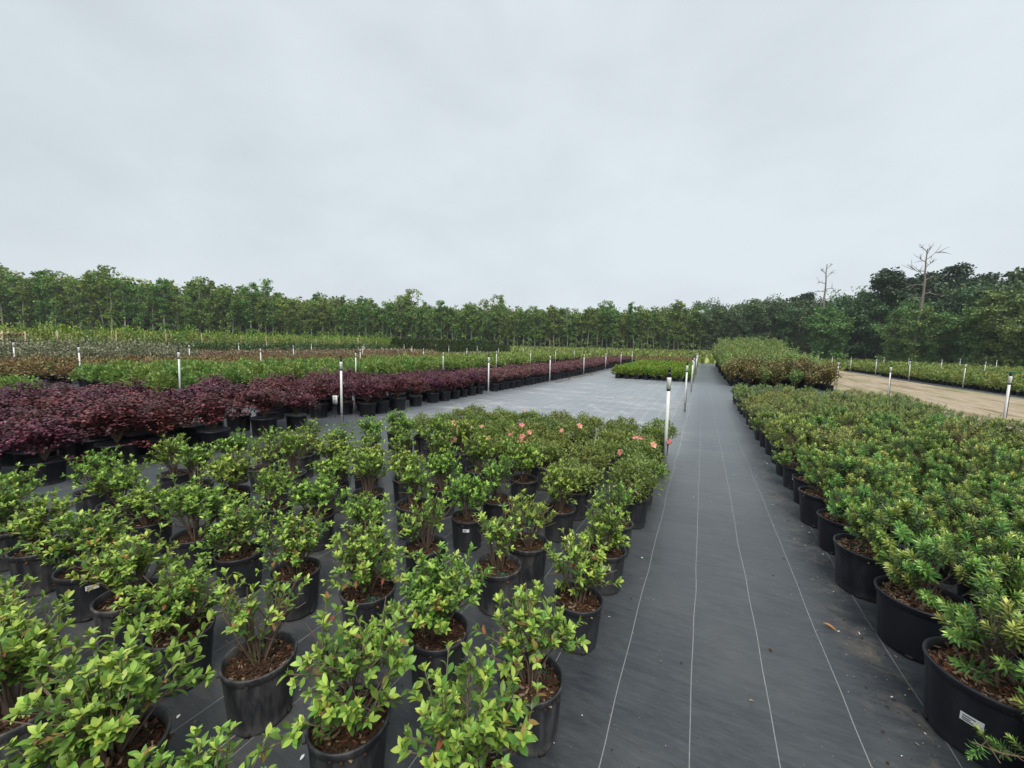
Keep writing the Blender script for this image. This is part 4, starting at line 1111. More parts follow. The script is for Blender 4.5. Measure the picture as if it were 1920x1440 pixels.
# ================================================================== bush makers for the further beds
def bush(seed, n, Rr, H, z0, lsz, shape, flat=1.0, lo=0.1, hi=0.9, nclump=14, spread=0.5, tipup=0.3, arch=0.0):
    """Foliage of one shrub: leaves gathered on shoots that fill a mound."""
    rg = np.random.default_rng(seed); mb = MB()
    u = unit(rg.normal(size=(nclump, 3))); u[:, 2] = np.abs(u[:, 2])
    C = u*np.array([Rr, Rr, H])*(0.55+0.4*rg.random((nclump, 1)))+[0, 0, z0]
    C[:, 2] -= arch*(np.hypot(C[:, 0], C[:, 1])/Rr)**2*H*0.3
    idx = rg.integers(0, nclump, n)
    off = unit(rg.normal(size=(n, 3)))*rg.random((n, 1))**0.4
    O = C[idx]+off*np.array([Rr, Rr, H*flat])*spread
    O[:, 2] = np.maximum(O[:, 2], z0*0.8+0.02)
    D = unit(off+u[idx]*0.5+[0, 0, tipup]+rg.normal(size=(n, 3))*0.4)
    N = unit(rg.normal(size=(n, 3))*0.5+[0, 0, 1])
    ct = rg.random(nclump)
    T = np.clip(lo+(hi-lo)*(0.35*ct[idx]+0.65*rg.random(n)), 0, 1)
    add_leaves(mb, shape, O, D, N, lsz*(0.7+0.6*rg.random(n)), T)
    return mb

def arch_bush(seed, nbr, Rr, H, z0, per, lsz, lo=0.05, hi=0.95):
    """Arching sprays with flat layers of small round leaves (fringe flower)."""
    rg = np.random.default_rng(seed); mb, sm = MB(), MB()
    for b in range(nbr):
        az = rg.random()*2*math.pi; u = rg.random()
        rad = Rr*(0.35+0.75*u); top = H*(1.0-0.45*u+0.15*rg.normal())
        ts = np.linspace(0, 1, 8)[:, None]
        p0 = np.array([0, 0, z0]); p1 = np.array([.45*rad*math.cos(az), .45*rad*math.sin(az), z0+top*1.15]); p2 = np.array([rad*math.cos(az), rad*math.sin(az), z0+top*0.9])
        P = (1-ts)**2*p0+2*ts*(1-ts)*p1+ts**2*p2
        if b % 3 == 0:
            tube(sm, P[::2], np.linspace(.007, .002, 4), 4, cap=False)
        m = per
        f = 0.3+0.7*rg.random(m)
        O = np.stack([np.interp(f, ts[:, 0], P[:, q]) for q in range(3)], -1)+rg.normal(size=(m, 3))*[.05, .05, .022]
        d = unit(P[-1]-P[-3])
        D = unit(d[None]*0.7+rg.normal(size=(m, 3))*[.9, .9, .25])
        N = unit(rg.normal(size=(m, 3))*0.33+[0, 0, 1])
        bt = rg.random()
        T = np.clip(lo+(hi-lo)*(0.45*bt+0.25*f+0.3*rg.random(m)-0.1), 0, 1)
        add_leaves(mb, LEAF_ROUND, O, D, N, lsz*(0.7+0.6*rg.random(m)), T)
    return mb, sm

def pot_low(mb, r, h, mat=1, k=10):
    lathe(mb, [(r*0.86, 0, 0), (r*0.97, h*.9, 0), (r*1.03, h*.92, 0), (r*1.02, h, 0), (r*.9, h*.93, 0), (0.01, h*.9, 0)], k, mat)

def bed_positions(x0, x1, dx, y0, y1, dy, jit, seed, skip=None):
    r = random.Random(seed); out = []
    i = 0; x = x0
    while x >= x1-1e-6 if dx < 0 else x <= x1+1e-6:
        y = y0; j = 0
        while y <= y1+1e-6:
            if skip is None or not skip(x, y, r):
                out.append((x+r.uniform(-jit, jit), y+r.uniform(-jit, jit), i, j))
            y += dy; j += 1
        x += dx; i += 1
    return out

def fill_bed(name, cat, protos, pos, labelf, group, stuff_label, stuff_name, limit=300, scale=(0.92, 1.08), seed=1, lows=None, parts=None, detail=None, scf=None):
    """The nearest plants as things of their own; whatever is left beyond the limit as one mass."""
    r = random.Random(seed)
    vis = [p for p in pos if in_view(p[0], p[1])]
    vis.sort(key=lambda p: math.hypot(p[0], p[1]))
    for n, (x, y, i, j) in enumerate(vis[:limit]):
        rz = r.uniform(0, 6.28); sc = r.uniform(*scale)*(scf(x, y) if scf else 1.0)
        lab = labelf(i, j, x, y)
        if parts is not None and (detail is None or detail(x, y)):
            t = thing(name, lab, cat, place(x, y, rz, sc), group)
            for nm, me, kd in parts[r.randrange(len(parts))]:
                o = obj(nm, me, t)
                if kd: o['kind'] = kd
        else:
            tag(obj(name, protos[r.randrange(len(protos))], None, place(x, y, rz, sc)), lab, cat, group)
    rest = vis[limit:]
    if rest:
        pl = [(lows[r.randrange(len(lows))], (x, y, r.uniform(0, 6.28), r.uniform(*scale)*(scf(x, y) if scf else 1.0))) for x, y, i, j in rest]
        stuff_mass(stuff_name, None, pl, stuff_label, cat)
    return len(vis)

# ------------------------------------------------------------------ purple fringe flower shrubs
LOR_HI = []
POT7L = MB(); pot_low(POT7L, 0.185, 0.29, 0, 20); POT7L = POT7L.mesh('pot', M['pot_clean'])
for i in range(5):
    f, s_ = arch_bush(30+i, 60, 0.37, 0.45, 0.28, 46, 0.034)
    LOR_HI.append([('pot', POT7L, None), ('stem', s_.mesh('stem', M['twig']), None), ('foliage', f.mesh('foliage', M['purple']), 'stuff')])
LOR_MID, LOR_LOW = [], []
for i in range(4):
    f, s_ = arch_bush(50+i, 30, 0.29, 0.40, 0.28, 18, 0.048)
    p_ = MB(); pot_low(p_, 0.17, 0.29, 0, 12)
    LOR_MID.append([('pot', p_.mesh('pot', M['pot_clean']), None), ('foliage', f.mesh('foliage', M['purple_far']), 'stuff')])
    f2, _ = arch_bush(60+i, 12, 0.28, 0.38, 0.28, 8, 0.11)
    p2 = MB(); pot_low(p2, 0.17, 0.29, 0, 8)
    LOR_LOW.append([(f2.arrays(), M['purple_far']), (p2.arrays(), M['pot_clean'])])
def lor_label(i, j, x, y):
    return 'purple-leaved shrub in black pot, %s row from the azalea side, %s pot along' % (ordinal(i+1), ordinal(j+1))
P1 = bed_positions(-6.42, -10.3, -0.64, 0.60, 3.35, 0.53, 0.06, 3)
fill_bed('potted_fringe_flower', 'potted shrub', None, P1, lambda i, j, x, y: 'broad purple shrub before the walkway, %s row from the azaleas, %s from camera' % (ordinal(i+1), ordinal(j+1)),
         'dark purple shrubs before the walkway', '', '', 400, (0.88, 1.1), 4, parts=LOR_HI)
P2 = bed_positions(-6.75, -9.7, -0.62, 4.15, 8.5, 0.58, 0.09, 5, skip=lambda x, y, r: r.random() < .10 or (x < -8.6 and y < 5.5 and r.random() < .6) or (x > -6.9 and 5.4 < y < 5.9))
fill_bed('potted_fringe_flower', 'potted shrub', None, P2, lambda i, j, x, y: 'purple shrub just past the walkway, %s row from the bare fabric, %s along' % (ordinal(i+1), ordinal(j+1)),
         'loosely set purple shrubs past the walkway', '', '', 400, (0.95, 1.12), 6, parts=LOR_HI)
P3 = bed_positions(-6.80, -8.9, -0.50, 9.1, 12.2, 0.52, 0.05, 7)
fill_bed('potted_fringe_flower', 'potted shrub', None, P3, lambda i, j, x, y: 'purple shrub opening the long bed, %s row from the bare fabric, %s along' % (ordinal(i+1), ordinal(j+1)),
         'purple shrubs opening the long bed', '', '', 400, (0.85, 0.98), 8, parts=LOR_HI)
P4 = bed_positions(-6.78, -8.75, -0.47, 12.7, 45.0, 0.47, 0.03, 9)
fill_bed('potted_fringe_flower', 'potted shrub', None, P4, lambda i, j, x, y: 'purple-bronze shrub in the long bed, %s row from bare fabric, %s along' % (ordinal(i+1), ordinal(j+1)),
         'purple-bronze shrubs in the long bed', 'far end of the long bed of purple-bronze shrubs in black pots', 'fringe_flower_bed', 300-len(P3), (0.94, 1.06), 10, lows=LOR_LOW, parts=LOR_MID)

# ------------------------------------------------------------------ bright green shrubs
BR_MID, BR_LOW = [], []
for i in range(5):
    f = bush(130+i, 620, 0.27, 0.40, 0.30, 0.078, LEAF_TINY, lo=0.1, hi=1.0, nclump=16, spread=0.42, tipup=0.55)
    p_ = MB(); pot_low(p_, 0.17, 0.29, 0, 12)
    BR_MID.append([('pot', p_.mesh('pot', M['pot_clean']), None), ('foliage', f.mesh('foliage', M['bright']), 'stuff')])
    f2 = bush(140+i, 130, 0.27, 0.38, 0.30, 0.15, LEAF_TINY, lo=0.15, hi=1.0, nclump=10, spread=0.45, tipup=0.5)
    p2 = MB(); pot_low(p2, 0.17, 0.29, 0, 8)
    BR_LOW.append([(f2.arrays(), M['bright']), (p2.arrays(), M['pot_clean'])])
G1 = bed_positions(-13.0, -15.4, -0.58, 0.9, 3.5, 0.58, 0.06, 13)
fill_bed('potted_green_shrub', 'potted shrub', None, G1, lambda i, j, x, y: 'light green shrub behind the dark purple block, %s row back, %s from the left' % (ordinal(i+1), ordinal(j+1)),
         'light green shrubs before the walkway', '', '', 300, (0.78, 0.92), 14, parts=BR_MID)
G2 = bed_positions(-12.95, -18.0, -0.56, 5.5, 45, 0.56, 0.05, 15)
fill_bed('potted_green_shrub', 'potted shrub', None, G2, lambda i, j, x, y: 'bright green shrub behind the purple bed, %s row, %s from the walkway' % (ordinal(i+1), ordinal(j+1)),
         'bright green shrubs behind the purple bed', 'far end of the bright green shrub bed behind the purple shrubs', 'green_shrub_bed', 268, (0.84, 1.18), 16, lows=BR_LOW, parts=BR_MID)

# ------------------------------------------------------------------ bronze, grey-green and further beds on the left
def simple_set(seed, mat, Rr, H, lsz, n, r_pot=0.17, kinds=4, shape=LEAF_TINY, nl=90, lo=.1, hi=1.0):
    hi_, lo_ = [], []
    for i in range(kinds):
        mb = bush(seed+i, n, Rr, H, 0.29, lsz, shape, lo=lo, hi=hi, nclump=14, spread=0.45)
        V = MB(); pot_low(V, r_pot, 0.29, 0, 9)
        hi_.append([('pot', V.mesh('pot', M['pot_clean']), None), ('foliage', mb.mesh('foliage', mat), 'stuff')])
        l2 = bush(seed+20+i, nl, Rr, H, 0.29, lsz*2.0, shape, lo=lo, hi=hi, nclump=9, spread=0.45)
        p2 = MB(); pot_low(p2, r_pot, 0.29, 0, 7)
        lo_.append([(l2.arrays(), mat), (p2.arrays(), M['pot_clean'])])
    return hi_, lo_
BZ, BZL = simple_set(150, M['bronze'], 0.33, 0.42, 0.075, 420)
Bp = bed_positions(-19.1, -23.9, -0.68, 2.0, 30, 0.68, 0.05, 17)
fill_bed('potted_bronze_shrub', 'potted shrub', None, Bp, lambda i, j, x, y: 'bronze-brown shrub behind the bright green bed, %s row, %s from the left' % (ordinal(i+1), ordinal(j+1)),
         'bronze-brown shrubs', 'far rows of the bronze-brown shrub bed', 'bronze_shrub_bed', 300, (0.92, 1.1), 18, lows=BZL, parts=BZ)
GY, GYL = simple_set(170, M['grey'], 0.45, 0.86, 0.09, 620, 0.19)
Gp = bed_positions(-25.2, -30.0, -0.8, 2.4, 12.6, 0.8, 0.08, 19)
fill_bed('potted_grey_shrub', 'potted shrub', None, Gp, lambda i, j, x, y: 'silvery grey-green shrub behind the bronze bed, %s row, %s from the left' % (ordinal(i+1), ordinal(j+1)),
         'silvery grey-green shrubs', '', '', 300, (0.9, 1.12), 20, lows=GYL, parts=GY)
GL, GLL = simple_set(190, M['grey'], 0.30, 0.34, 0.085, 260)
Gp2 = bed_positions(-19.1, -24.0, -0.62, 30.8, 40, 0.64, 0.05, 21)
fill_bed('potted_grey_shrub', 'potted shrub', None, Gp2, lambda i, j, x, y: 'low pale grey-green shrub beyond the bronze bed near the small bare patch', 'low grey-green shrubs beyond the bronze bed', 'rear rows of low pale grey-green shrubs', 'grey_shrub_bed', 120, (0.9, 1.1), 22, lows=GLL, parts=GL)
DG, DGL = simple_set(210, M['darkgreen'], 0.42, 0.75, 0.11, 380)
BP, BPL = simple_set(450, M['pinkbronze'], 0.36, 0.46, 0.085, 380)
Dp0 = bed_positions(-25.2, -29.8, -0.72, 13.2, 34, 0.74, 0.06, 53)
fill_bed('potted_pink_shrub', 'potted shrub', None, Dp0, lambda i, j, x, y: 'pinkish bronze shrub past the silvery ones, behind the bronze-brown bed', 'pinkish bronze shrubs past the silvery ones', 'rear pinkish bronze shrubs', 'pink_shrub_bed', 140, (0.95, 1.1), 54, lows=BPL, parts=BP)
Dp = bed_positions(-31.2, -35.6, -0.85, 14.0, 36, 0.85, 0.06, 23)
fill_bed('potted_dark_shrub', 'potted shrub', None, Dp, lambda i, j, x, y: 'dark green shrub in the rows past the pinkish bronze bed', 'dark green shrubs past the bronze bed', 'rear dark green shrubs past the bronze bed', 'dark_shrub_bed', 150, (0.95, 1.1), 24, lows=DGL, parts=DG)
OL, OLL = simple_set(230, M['olive'], 0.55, 1.25, 0.13, 460, 0.2)
Op = bed_positions(-36.8, -42.0, -1.15, 5, 40, 1.1, 0.12, 25)
fill_bed('potted_olive_shrub', 'potted shrub', None, Op, lambda i, j, x, y: 'yellowish green shrub tied to a stake in the far left bed', 'yellowish green staked shrubs', 'rear yellowish green staked shrubs in the far left bed', 'olive_shrub_bed', 170, (0.85, 1.1), 26, lows=OLL, parts=OL)
LM, LML = simple_set(250, M['lime'], 0.78, 1.45, 0.18, 560, 0.25)
Lp = bed_positions(-44.0, -49.0, -1.35, 6, 50, 1.35, 0.15, 27)
fill_bed('potted_lime_tree', 'potted tree', None, Lp, lambda i, j, x, y: 'tall lime-green young tree in the furthest bed before the left wood', 'tall lime-green young trees before the wood', 'furthest lime-green young trees', 'lime_tree_bed', 160, (0.85, 1.15), 28, lows=LML, parts=LM)

# columnar conifers standing tight like a hedge
def column_bush(seed, Rr, H, n, lsz, mat):
    rg = np.random.default_rng(seed); mb = MB()
    h = rg.random(n); a = rg.random(n)*6.28
    rr = Rr*np.sqrt(0.35+0.65*rg.random(n))*np.clip(1.35-1.3*h**2.2, 0.1, 1)
    O = np.stack([rr*np.cos(a), rr*np.sin(a), 0.25+h*H], -1)
    D = unit(np.stack([np.cos(a)*.6, np.sin(a)*.6, np.ones(n)*1.0], -1)+rg.normal(size=(n, 3))*.3)
    N = unit(np.stack([np.cos(a), np.sin(a), np.ones(n)*.3], -1)+rg.normal(size=(n, 3))*.3)
    add_leaves(mb, LEAF_TINY, O, D, N, lsz*(.7+.6*rg.random(n)), rg.random(n))
    return mb
CC, CCL = [], []
for i in range(3):
    a_ = column_bush(270+i, 0.34, 1.5, 420, 0.17, M['conifer'])
    p_ = MB(); pot_low(p_, 0.17, 0.29, 0, 8)
    CC.append([('pot', p_.mesh('pot', M['pot_clean']), None), ('foliage', a_.mesh('foliage', M['conifer']), 'stuff')])
    b_ = column_bush(280+i, 0.34, 1.5, 120, 0.3, M['conifer'])
    CCL.append([(b_.arrays(), M['conifer'])])
Cp = bed_positions(-31.2, -34.4, -0.85, 37, 60, 0.72, 0.05, 29)
fill_bed('potted_conifer', 'potted conifer', None, Cp, lambda i, j, x, y: 'slim dark conifer standing tight in the tall hedge-like block', 'slim dark conifers of the hedge-like block', 'rear slim dark conifers', 'conifer_bed', 160, (0.9, 1.1), 30, lows=CCL, parts=CC)
Cp2 = bed_positions(-25.3, -27.4, -0.8, 34.8, 52, 0.72, 0.05, 31)
fill_bed('potted_conifer', 'potted conifer', None, Cp2, lambda i, j, x, y: 'low dark conifer in the front rows of the hedge-like block', 'low dark conifers before the block', '', '', 140, (0.62, 0.75), 32, lows=CCL, parts=CC)

# ------------------------------------------------------------------ small bright bed beside the path
Sp = bed_positions(-0.72, -4.7, -0.50, 22.6, 34, 0.50, 0.04, 33)
SB = []
for i in range(4):
    f = bush(310+i, 420, 0.27, 0.34, 0.28, 0.085, LEAF_TINY, lo=0.1, hi=1.0, nclump=14, spread=0.45, tipup=0.4)
    p_ = MB(); pot_low(p_, 0.15, 0.28, 0, 12)
    SB.append([('pot', p_.mesh('pot', M['pot_clean']), None), ('foliage', f.mesh('foliage', M['lime']), 'stuff')])
fill_bed('potted_lime_shrub', 'potted shrub', None, Sp, lambda i, j, x, y: 'lime-green shrub in the island bed, %s row from the path, %s back' % (ordinal(i+1), ordinal(j+1)),
         'lime-green shrubs of the island bed', '', '', 300, (0.95, 1.12), 34, parts=SB)
BR2, BR2L = simple_set(330, M['bronze'], 0.30, 0.42, 0.09, 200)
Sp2 = bed_positions(-0.72, -5.2, -0.55, 36.2, 44, 0.6, 0.05, 35)
fill_bed('potted_red_shrub', 'potted shrub', None, Sp2, lambda i, j, x, y: 'reddish bronze shrub in the rows behind the lime-green island bed', 'reddish shrubs behind the island bed', 'last reddish bronze shrubs behind the island bed', 'bronze_shrub_bed', 140, (0.9, 1.1), 36, lows=BR2L, parts=BR2)

# ------------------------------------------------------------------ tall myrtles right of the path
def myrtle(seed, H, Rr, n, lsz, mat):
    rg = np.random.default_rng(seed); mb, sm = MB(), MB()
    for b in range(18):
        az = rg.random()*6.28; u = math.sqrt(rg.random())
        e = np.array([Rr*u*math.cos(az), Rr*u*math.sin(az), 0.28+H*(1-0.45*u*u)*(0.72+0.33*rg.random())])
        b0 = np.array([0.04*math.cos(az), 0.04*math.sin(az), 0.27]); c = np.array([e[0]*.4, e[1]*.4, .28+(e[2]-.28)*.55])
        ts = np.linspace(0, 1, 6)[:, None]; P = (1-ts)**2*b0+2*ts*(1-ts)*c+ts**2*e
        tube(sm, P, np.linspace(.009, .003, 6), 4, cap=False)
        m = n//18; f = 0.22+0.78*rg.random(m)**0.8
        O = np.stack([np.interp(f, ts[:, 0], P[:, q]) for q in range(3)], -1)+rg.normal(size=(m, 3))*0.055*(1.3-f[:, None]*.5)
        D = unit((P[-1]-P[-2])[None]/np.linalg.norm(P[-1]-P[-2])*.6+rg.normal(size=(m, 3))*.7)
        N = unit(rg.normal(size=(m, 3))*.5+[0, 0, 1])
        add_leaves(mb, LEAF_TINY, O, D, N, lsz*(.7+.6*rg.random(m)), np.clip(.1+.55*rg.random(m)+.35*f*rg.random(), 0, 1))
    return mb, sm
def myr_set(seed, H, Rr, mat, n=900):
    out = []
    for i in range(3):
        f, s_ = myrtle(seed+i, H, Rr, n, 0.085, mat)
        out.append([('pot', POT7L, None), ('stem', s_.mesh('stem', M['twig_red']), None), ('foliage', f.mesh('foliage', mat), 'stuff')])
    return out
MY_R = myr_set(350, 1.0, 0.46, M['crape_red'])
MY_S = myr_set(356, 1.0, 0.46, M['crape_green'])
MY_G = myr_set(360, 1.55, 0.52, M['crape_green'])
MY_T = myr_set(370, 2.3, 0.6, M['crape_green'], 1100)
Mp = bed_positions(1.35, 5.3, 0.62, 21.6, 44, 0.75, 0.09, 37)
def my_far(x, y, k): return (y < 24.2) == (k == 0) and ((y < 31) == (k < 2))
for k, (st_, lab, grp, scl) in enumerate(((MY_R+MY_S[:1], 'reddish myrtle at the front of the block, %s row from the path, %s back', 'reddish myrtles at the front of the block', (0.9, 1.2)),
                                         (MY_G, 'green myrtle in the block middle, %s row from the path, %s back', 'green myrtles in the middle of the block', (0.9, 1.15)),
                                         (MY_T, 'tall green myrtle at the block back, %s row from the path, %s back', 'tall green myrtles at the back of the block', (0.9, 1.12)))):
    sub = [p for p in Mp if (p[1] < 23.4 and k == 0) or (23.4 <= p[1] < 29 and k == 1) or (p[1] >= 29 and k == 2)]
    fill_bed('potted_myrtle', 'potted shrub', None, sub, (lambda q: (lambda i, j, x, y: q % (ordinal(i+1), ordinal(j+1))))(lab), grp, '', '', 300, scl, 40+k, parts=st_, scf=lambda x, y: np.interp(y, [21, 23.4, 23.41, 29, 29.01, 36], [.78, 1.08, .78, 1.05, .8, 1.0]))

# ------------------------------------------------------------------ rows beyond the sandy track
RR, RRL = simple_set(390, M['olive'], 0.28, 0.36, 0.085, 300, 0.16, lo=0.2)
for m_ in RRL: pass
Rp = bed_positions(12.55, 16.6, 0.52, 16, 56, 0.50, 0.04, 41, skip=lambda x, y, r: 39.5 < y < 41.2)
fill_bed('potted_low_shrub', 'potted shrub', None, Rp, lambda i, j, x, y: 'low green shrub beyond the sandy track, %s row from it, %s along' % (ordinal(i+1), ordinal(j+1)),
         'low green shrubs beyond the sandy track', 'far low green shrubs beyond the sandy track', 'low_shrub_bed', 300, (0.92, 1.1), 42, lows=RRL, parts=RR)
Rp2 = bed_positions(18.6, 22.6, 0.6, 28, 58, 0.6, 0.05, 43)
fill_bed('potted_low_shrub', 'potted shrub', None, Rp2, lambda i, j, x, y: 'low green shrub in the second bed beyond the track, nearer the wood', 'low green shrubs nearer the wood', 'rear low green shrubs nearer the wood', 'low_shrub_bed', 100, (0.9, 1.1), 44, lows=RRL, parts=RR)

# ================================================================== sprinkler poles
def pole_parts(green):
    out = []
    H = 1.25
    mb = MB(); lathe(mb, [(0.0, 0, 0), (0.0215, 0, 0), (0.0215, H, 0), (0.0, H, 0)], 12); out.append(('pipe', mb.mesh('pipe', M['pvc'])))
    mb = MB(); lathe(mb, [(0.0216, H-.14, 0), (0.0275, H-.138, 0), (0.028, H-.02, 0), (0.026, H+.004, 0), (0.0, H+.004, 0)], 12); out.append(('coupling', mb.mesh('coupling', M['pvc'])))
    mb = MB(); lathe(mb, [(0.0216, H-.17, 0), (0.0250, H-.168, 0), (0.0250, H-.143, 0), (0.0216, H-.141, 0)], 12)
    lathe(mb, [(0.0216, .205, 0), (0.0235, .206, 0), (0.0235, .219, 0), (0.0216, .220, 0)], 12); out.append(('band', mb.mesh('band', M['blackplastic'])))
    mb = MB()
    lathe(mb, [(0.017, H+.004, 0), (0.017, H+.035, 0), (0.024, H+.036, 0), (0.024, H+.062, 0), (0.015, H+.064, 0), (0.013, H+.085, 0), (0.021, H+.087, 0), (0.019, H+.118, 0), (0.0, H+.122, 0)], 10)
    box(mb, (0.017, 0, H+.108), (0.036, 0.012, 0.014)); box(mb, (-0.010, 0, H+.130), (0.012, 0.02, 0.022))
    if green:
        mb = MB()
        lathe(mb, [(0.017, H+.004, 0), (0.017, H+.03, 0), (0.028, H+.032, 0), (0.028, H+.05, 0), (0.0, H+.052, 0)], 10)
        lathe(mb, [(0.012, H+.05, 0), (0.014, H+.075, 0), (0.03, H+.078, 0), (0.02, H+.10, 0), (0.0, H+.105, 0)], 10, 1)
        box(mb, (0.03, 0, H+.082), (0.085, 0.022, 0.018), 1); box(mb, (-0.035, 0, H+.085), (0.04, 0.016, 0.03), 1)
    out.append(('sprinkler_head', mb.mesh('sprinkler_head', [M['blackplastic'], M['greenplastic']])))
    mb = MB(); tube(mb, [[-0.032, 0.0, -0.05], [-0.030, 0.004, 0.3], [-0.027, 0.006, 0.62 if not green else 1.2]], [.006, .006, .006], 5); out.append(('stake', mb.mesh('stake', M['stake'])))
    return out
POLE_B, POLE_G = pole_parts(False), pole_parts(True)
ROWN = {0: 'edge of the grey path', 1: 'front of the purple beds', 2: 'strip between purple and bright green beds', 3: 'strip between green and bronze beds', 4: 'strip behind the bronze bed', 5: 'strip before the yellowish staked shrubs', 6: 'strip before the lime-green trees'}
def add_pole(x, y, green, label, group):
    t = thing('sprinkler_pole', label, 'sprinkler pole', place(x, y, GR.uniform(-2.8, -1.6) if not green else GR.uniform(2.2, 3.2), GR.uniform(.985, 1.015), tilt=GR.gauss(0, .012), taz=GR.uniform(0, 6.28)), group)
    for nm, me in (POLE_G if green else POLE_B):
        obj(nm, me, t)
for i in range(7):
    n = 0
    for j in range(7):
        x, y = -0.38-6.02*i+GR.uniform(-.04, .04), 5.57+5.93*j
        if i == 0 and j == 0: x, y = -0.374, 5.55
        if not in_view(x, y, 60): continue
        n += 1
        add_pole(x, y, False, 'white sprinkler pole, %s along the %s' % (ordinal(n), ROWN[i]), 'white sprinkler poles')
for i, X in enumerate((5.82, 12.12, 18.1, 24.1)):
    n = 0
    for j in range(8):
        y = (11.95+5.85*j) if i == 0 else 16.7+5.8*j
        if i == 0 and j > 3: continue
        if y > 58 or not in_view(X, y, 60): continue
        n += 1
        add_pole(X+GR.uniform(-.05, .05), y, True, 'green-headed sprinkler pole, %s along the %s' % (ordinal(n), ('near side of the sandy track', 'far side of the sandy track', 'second bed beyond the track', 'grass before the right wood')[i]), 'white sprinkler poles')

# wooden stakes among the staked shrubs, and a timber crate at far left
mbs = MB(); box(mbs, (0, 0, 0.95), (0.032, 0.032, 1.9)); WST = mbs.mesh('wooden_stake', M['wood'])
k = 0
for X in (-36.5, -38.9, -43.0):
    for j in range(12):
        y = 8.0+j*2.6+GR.uniform(-.5, .5)
        x = X+GR.uniform(-.3, .3)
        if not in_view(x, y, 20): continue
        k += 1
        tag(obj('wooden_stake', WST, None, place(x, y, GR.uniform(0, 3), GR.uniform(.8, .98), tilt=GR.gauss(0, .03))), 'pale wooden stake standing among the yellowish green shrubs at far left', 'stake', 'wooden stakes at far left')
t = thing('wooden_crate', 'pale timber pallet crate at the far left edge beyond the silvery shrubs', 'crate', place(-36.0, 7.95, 0.3))
for zz in (1.15, 1.42):
    mb = MB(); box(mb, (0, -.5, zz), (1.3, .03, .12)); obj('plank', mb.mesh('plank', M['wood']), t)
    mb = MB(); box(mb, (0, .5, zz), (1.3, .03, .12)); obj('plank', mb.mesh('plank', M['wood']), t)
for sx in (-.6, .6):
    for sy in (-.465, .465):
        mb = MB(); box(mb, (sx, sy, .8), (.08, .038, 1.6)); obj('post', mb.mesh('post', M['wood']), t)
for q in range(5):
    mb = MB(); box(mb, (-.52+q*.26, 0, 1.50), (.2, .96, .03)); obj('deck_board', mb.mesh('deck_board', M['wood']), t)

# white plant cards hanging in the purple bed
mb = MB(); box(mb, (0, 0, 0), (.11, .003, .19), 0)
for q, (zz, w) in enumerate(((.045, .05), (.015, .03), (-.02, .045))): box(mb, (0.004*q, -.0022, zz), (w, .0012, .012), 1)
CARD = mb.mesh('card', [M['paper'], M['ink']])
for n, (x, y, z) in enumerate([(-8.9, 7.35, .50), (-7.75, 6.85, .58), (-7.05, 5.95, .40), (-9.7, 7.25, .5)]):
    t = thing('plant_tag', 'white plant card on a stick among the purple shrubs, %s card' % ('second from left', 'third from left', 'rightmost', 'leftmost')[n], 'tag', place(x, y, YAW+GR.uniform(-.3, .3)), 'white cards in the purple bed')
    obj('card', CARD, t, Matrix.Translation((0, 0, z)))
    mb = MB(); tube(mb, [[0, .008, -0.02], [0, .008, z+.06]], [.004, .004], 5); obj('stick', mb.mesh('stick', M['stake']), t)

# ================================================================== litter and meadow grass
rg = np.random.default_rng(77)
mb = MB(); n = 2600
lx = np.concatenate([rg.uniform(-5, 1.0, 700), rg.normal(0.88, .10, 900), rg.uniform(-5, -.3, 1000)]); ly = np.concatenate([rg.uniform(0.5, 9, 700), rg.uniform(1.2, 11, 900), rg.uniform(.3, 6.2, 1000)])
O = np.stack([lx, ly, np.full(n, 0.005)], -1)
D = unit(np.stack([rg.normal(size=n), rg.normal(size=n), rg.normal(size=n)*.12], -1)); N = unit(rg.normal(size=(n, 3))*.2+[0, 0, 1])
sz = 0.005+0.022*rg.random(n)**5
which = rg.random(n)
for lo, hi, m_ in ((0, .4, 0), (.4, .75, 1), (.75, 1.01, 2)):
    q = (which >= lo) & (which < hi); add_leaves(mb, LEAF_LO, O[q], D[q], N[q], sz[q], .5, m_)
tag(obj('leaf_litter', mb.mesh('leaf_litter', [M['chip_a'], M['chip_b'], M['paper']])), 'scattered crumbs of bark, grit and dry leaf on the grey ground fabric', 'litter', kind='stuff')
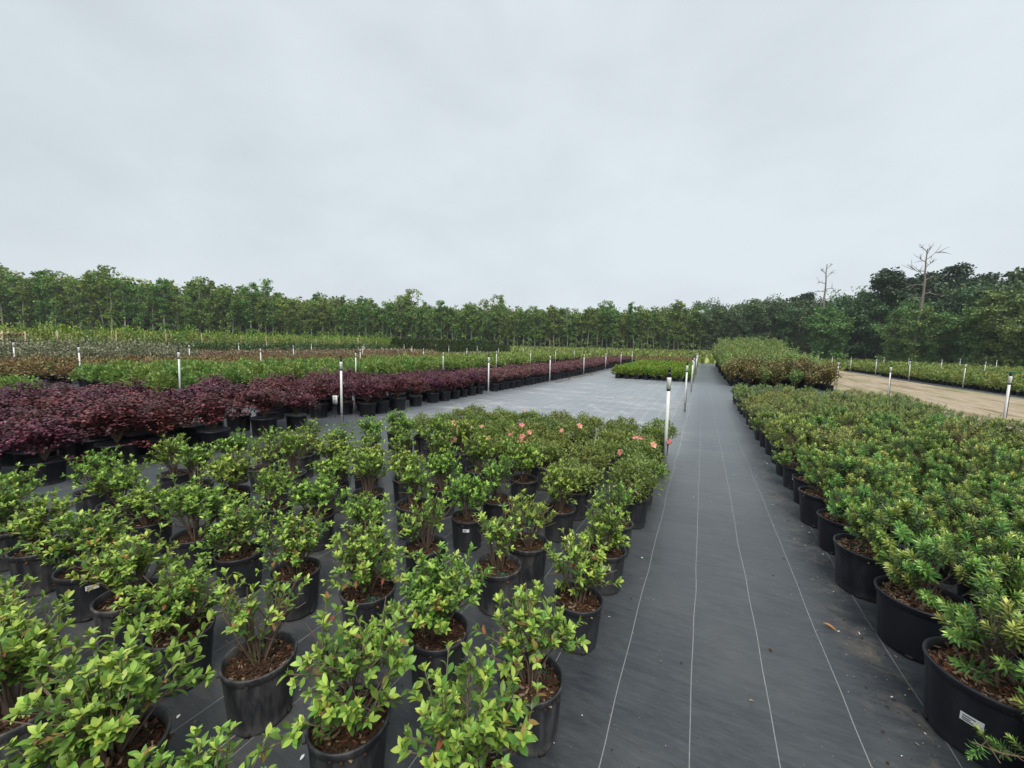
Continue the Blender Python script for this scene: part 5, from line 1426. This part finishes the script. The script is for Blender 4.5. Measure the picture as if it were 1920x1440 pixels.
for n, (x, y, s_, lab) in enumerate([(0.80, 2.78, .07, 'curled red-brown dead leaf beside the pots right of the path'), (0.31, 2.02, .028, 'small pale dry leaf lying alone on the path fabric')]):
    mb = MB(); V0, F0 = leaf_shape(w=.36, fold=.5, droop=-.25, n=5); mb.add(V0*s_, F0, 0)
    tag(obj('fallen_leaf', mb.mesh('fallen_leaf', M['dry_leaf'] if n == 0 else M['chip_b']), None, place(x, y, 1.2+n, 1, .006)), lab, 'leaf')
for x, y, lab in [(-6.25, 17.5, 'pale twisted hose lying along the foot of the purple bed')]:
    mb = MB(); yy = np.linspace(0, 9.5, 40)
    P = np.stack([0.16*np.sin(yy*1.3)+.12*np.sin(yy*2.9+1)-.05*yy/9.5, yy, gz(x, y+yy)-float(gz(x, y))+.016], -1)
    tube(mb, P, np.full(40, .016), 6)
    tag(obj('garden_hose', mb.mesh('garden_hose', M['chip_b']), None, place(x, y)), lab, 'hose')

mb = MB(); n = 26000
X = rg.uniform(-75, 42, n); Y = rg.uniform(46.5, 118, n)
sideX = rg.uniform(24, 42, 5000); sideY = rg.uniform(26, 60, 5000)
X = np.concatenate([X, sideX]); Y = np.concatenate([Y, sideY]); n = len(X)
ok = np.array([in_view(a, b, 40) for a, b in zip(X, Y)])
X, Y = X[ok], Y[ok]; n = len(X)
O = np.stack([X, Y, gz(X, Y)-.06], -1); D = unit(rg.normal(size=(n, 3))*.35+[0, 0, 1]); N = unit(rg.normal(size=(n, 3))+[0, 0, .2])
add_leaves(mb, LEAF_TINY, O, D, N, .35+.45*rg.random(n)**2, rg.random(n))
tag(obj('meadow_grass', mb.mesh('meadow_grass', M['olive'])), 'rough grass of the meadow strip in front of the wood', 'grass', kind='stuff')
print('objects', len(bpy.data.objects), 'slender', n_slender)

# ================================================================== damp air
mb = MB(); box(mb, (0, 100, 12.0), (1010, 810, 26.0+14))
hm, ht, ho = material('damp_air')
hv = nd(ht, 'ShaderNodeVolumePrincipled'); hv.inputs['Color'].default_value = (0.86, 0.93, 0.98, 1); hv.inputs['Density'].default_value = HAZE
ht.links.new(hv.outputs[0], ho.inputs['Volume'])
tag(obj('haze', mb.mesh('haze', hm, smooth=False)), 'thin damp haze over the nursery and woods', 'haze', kind='stuff')
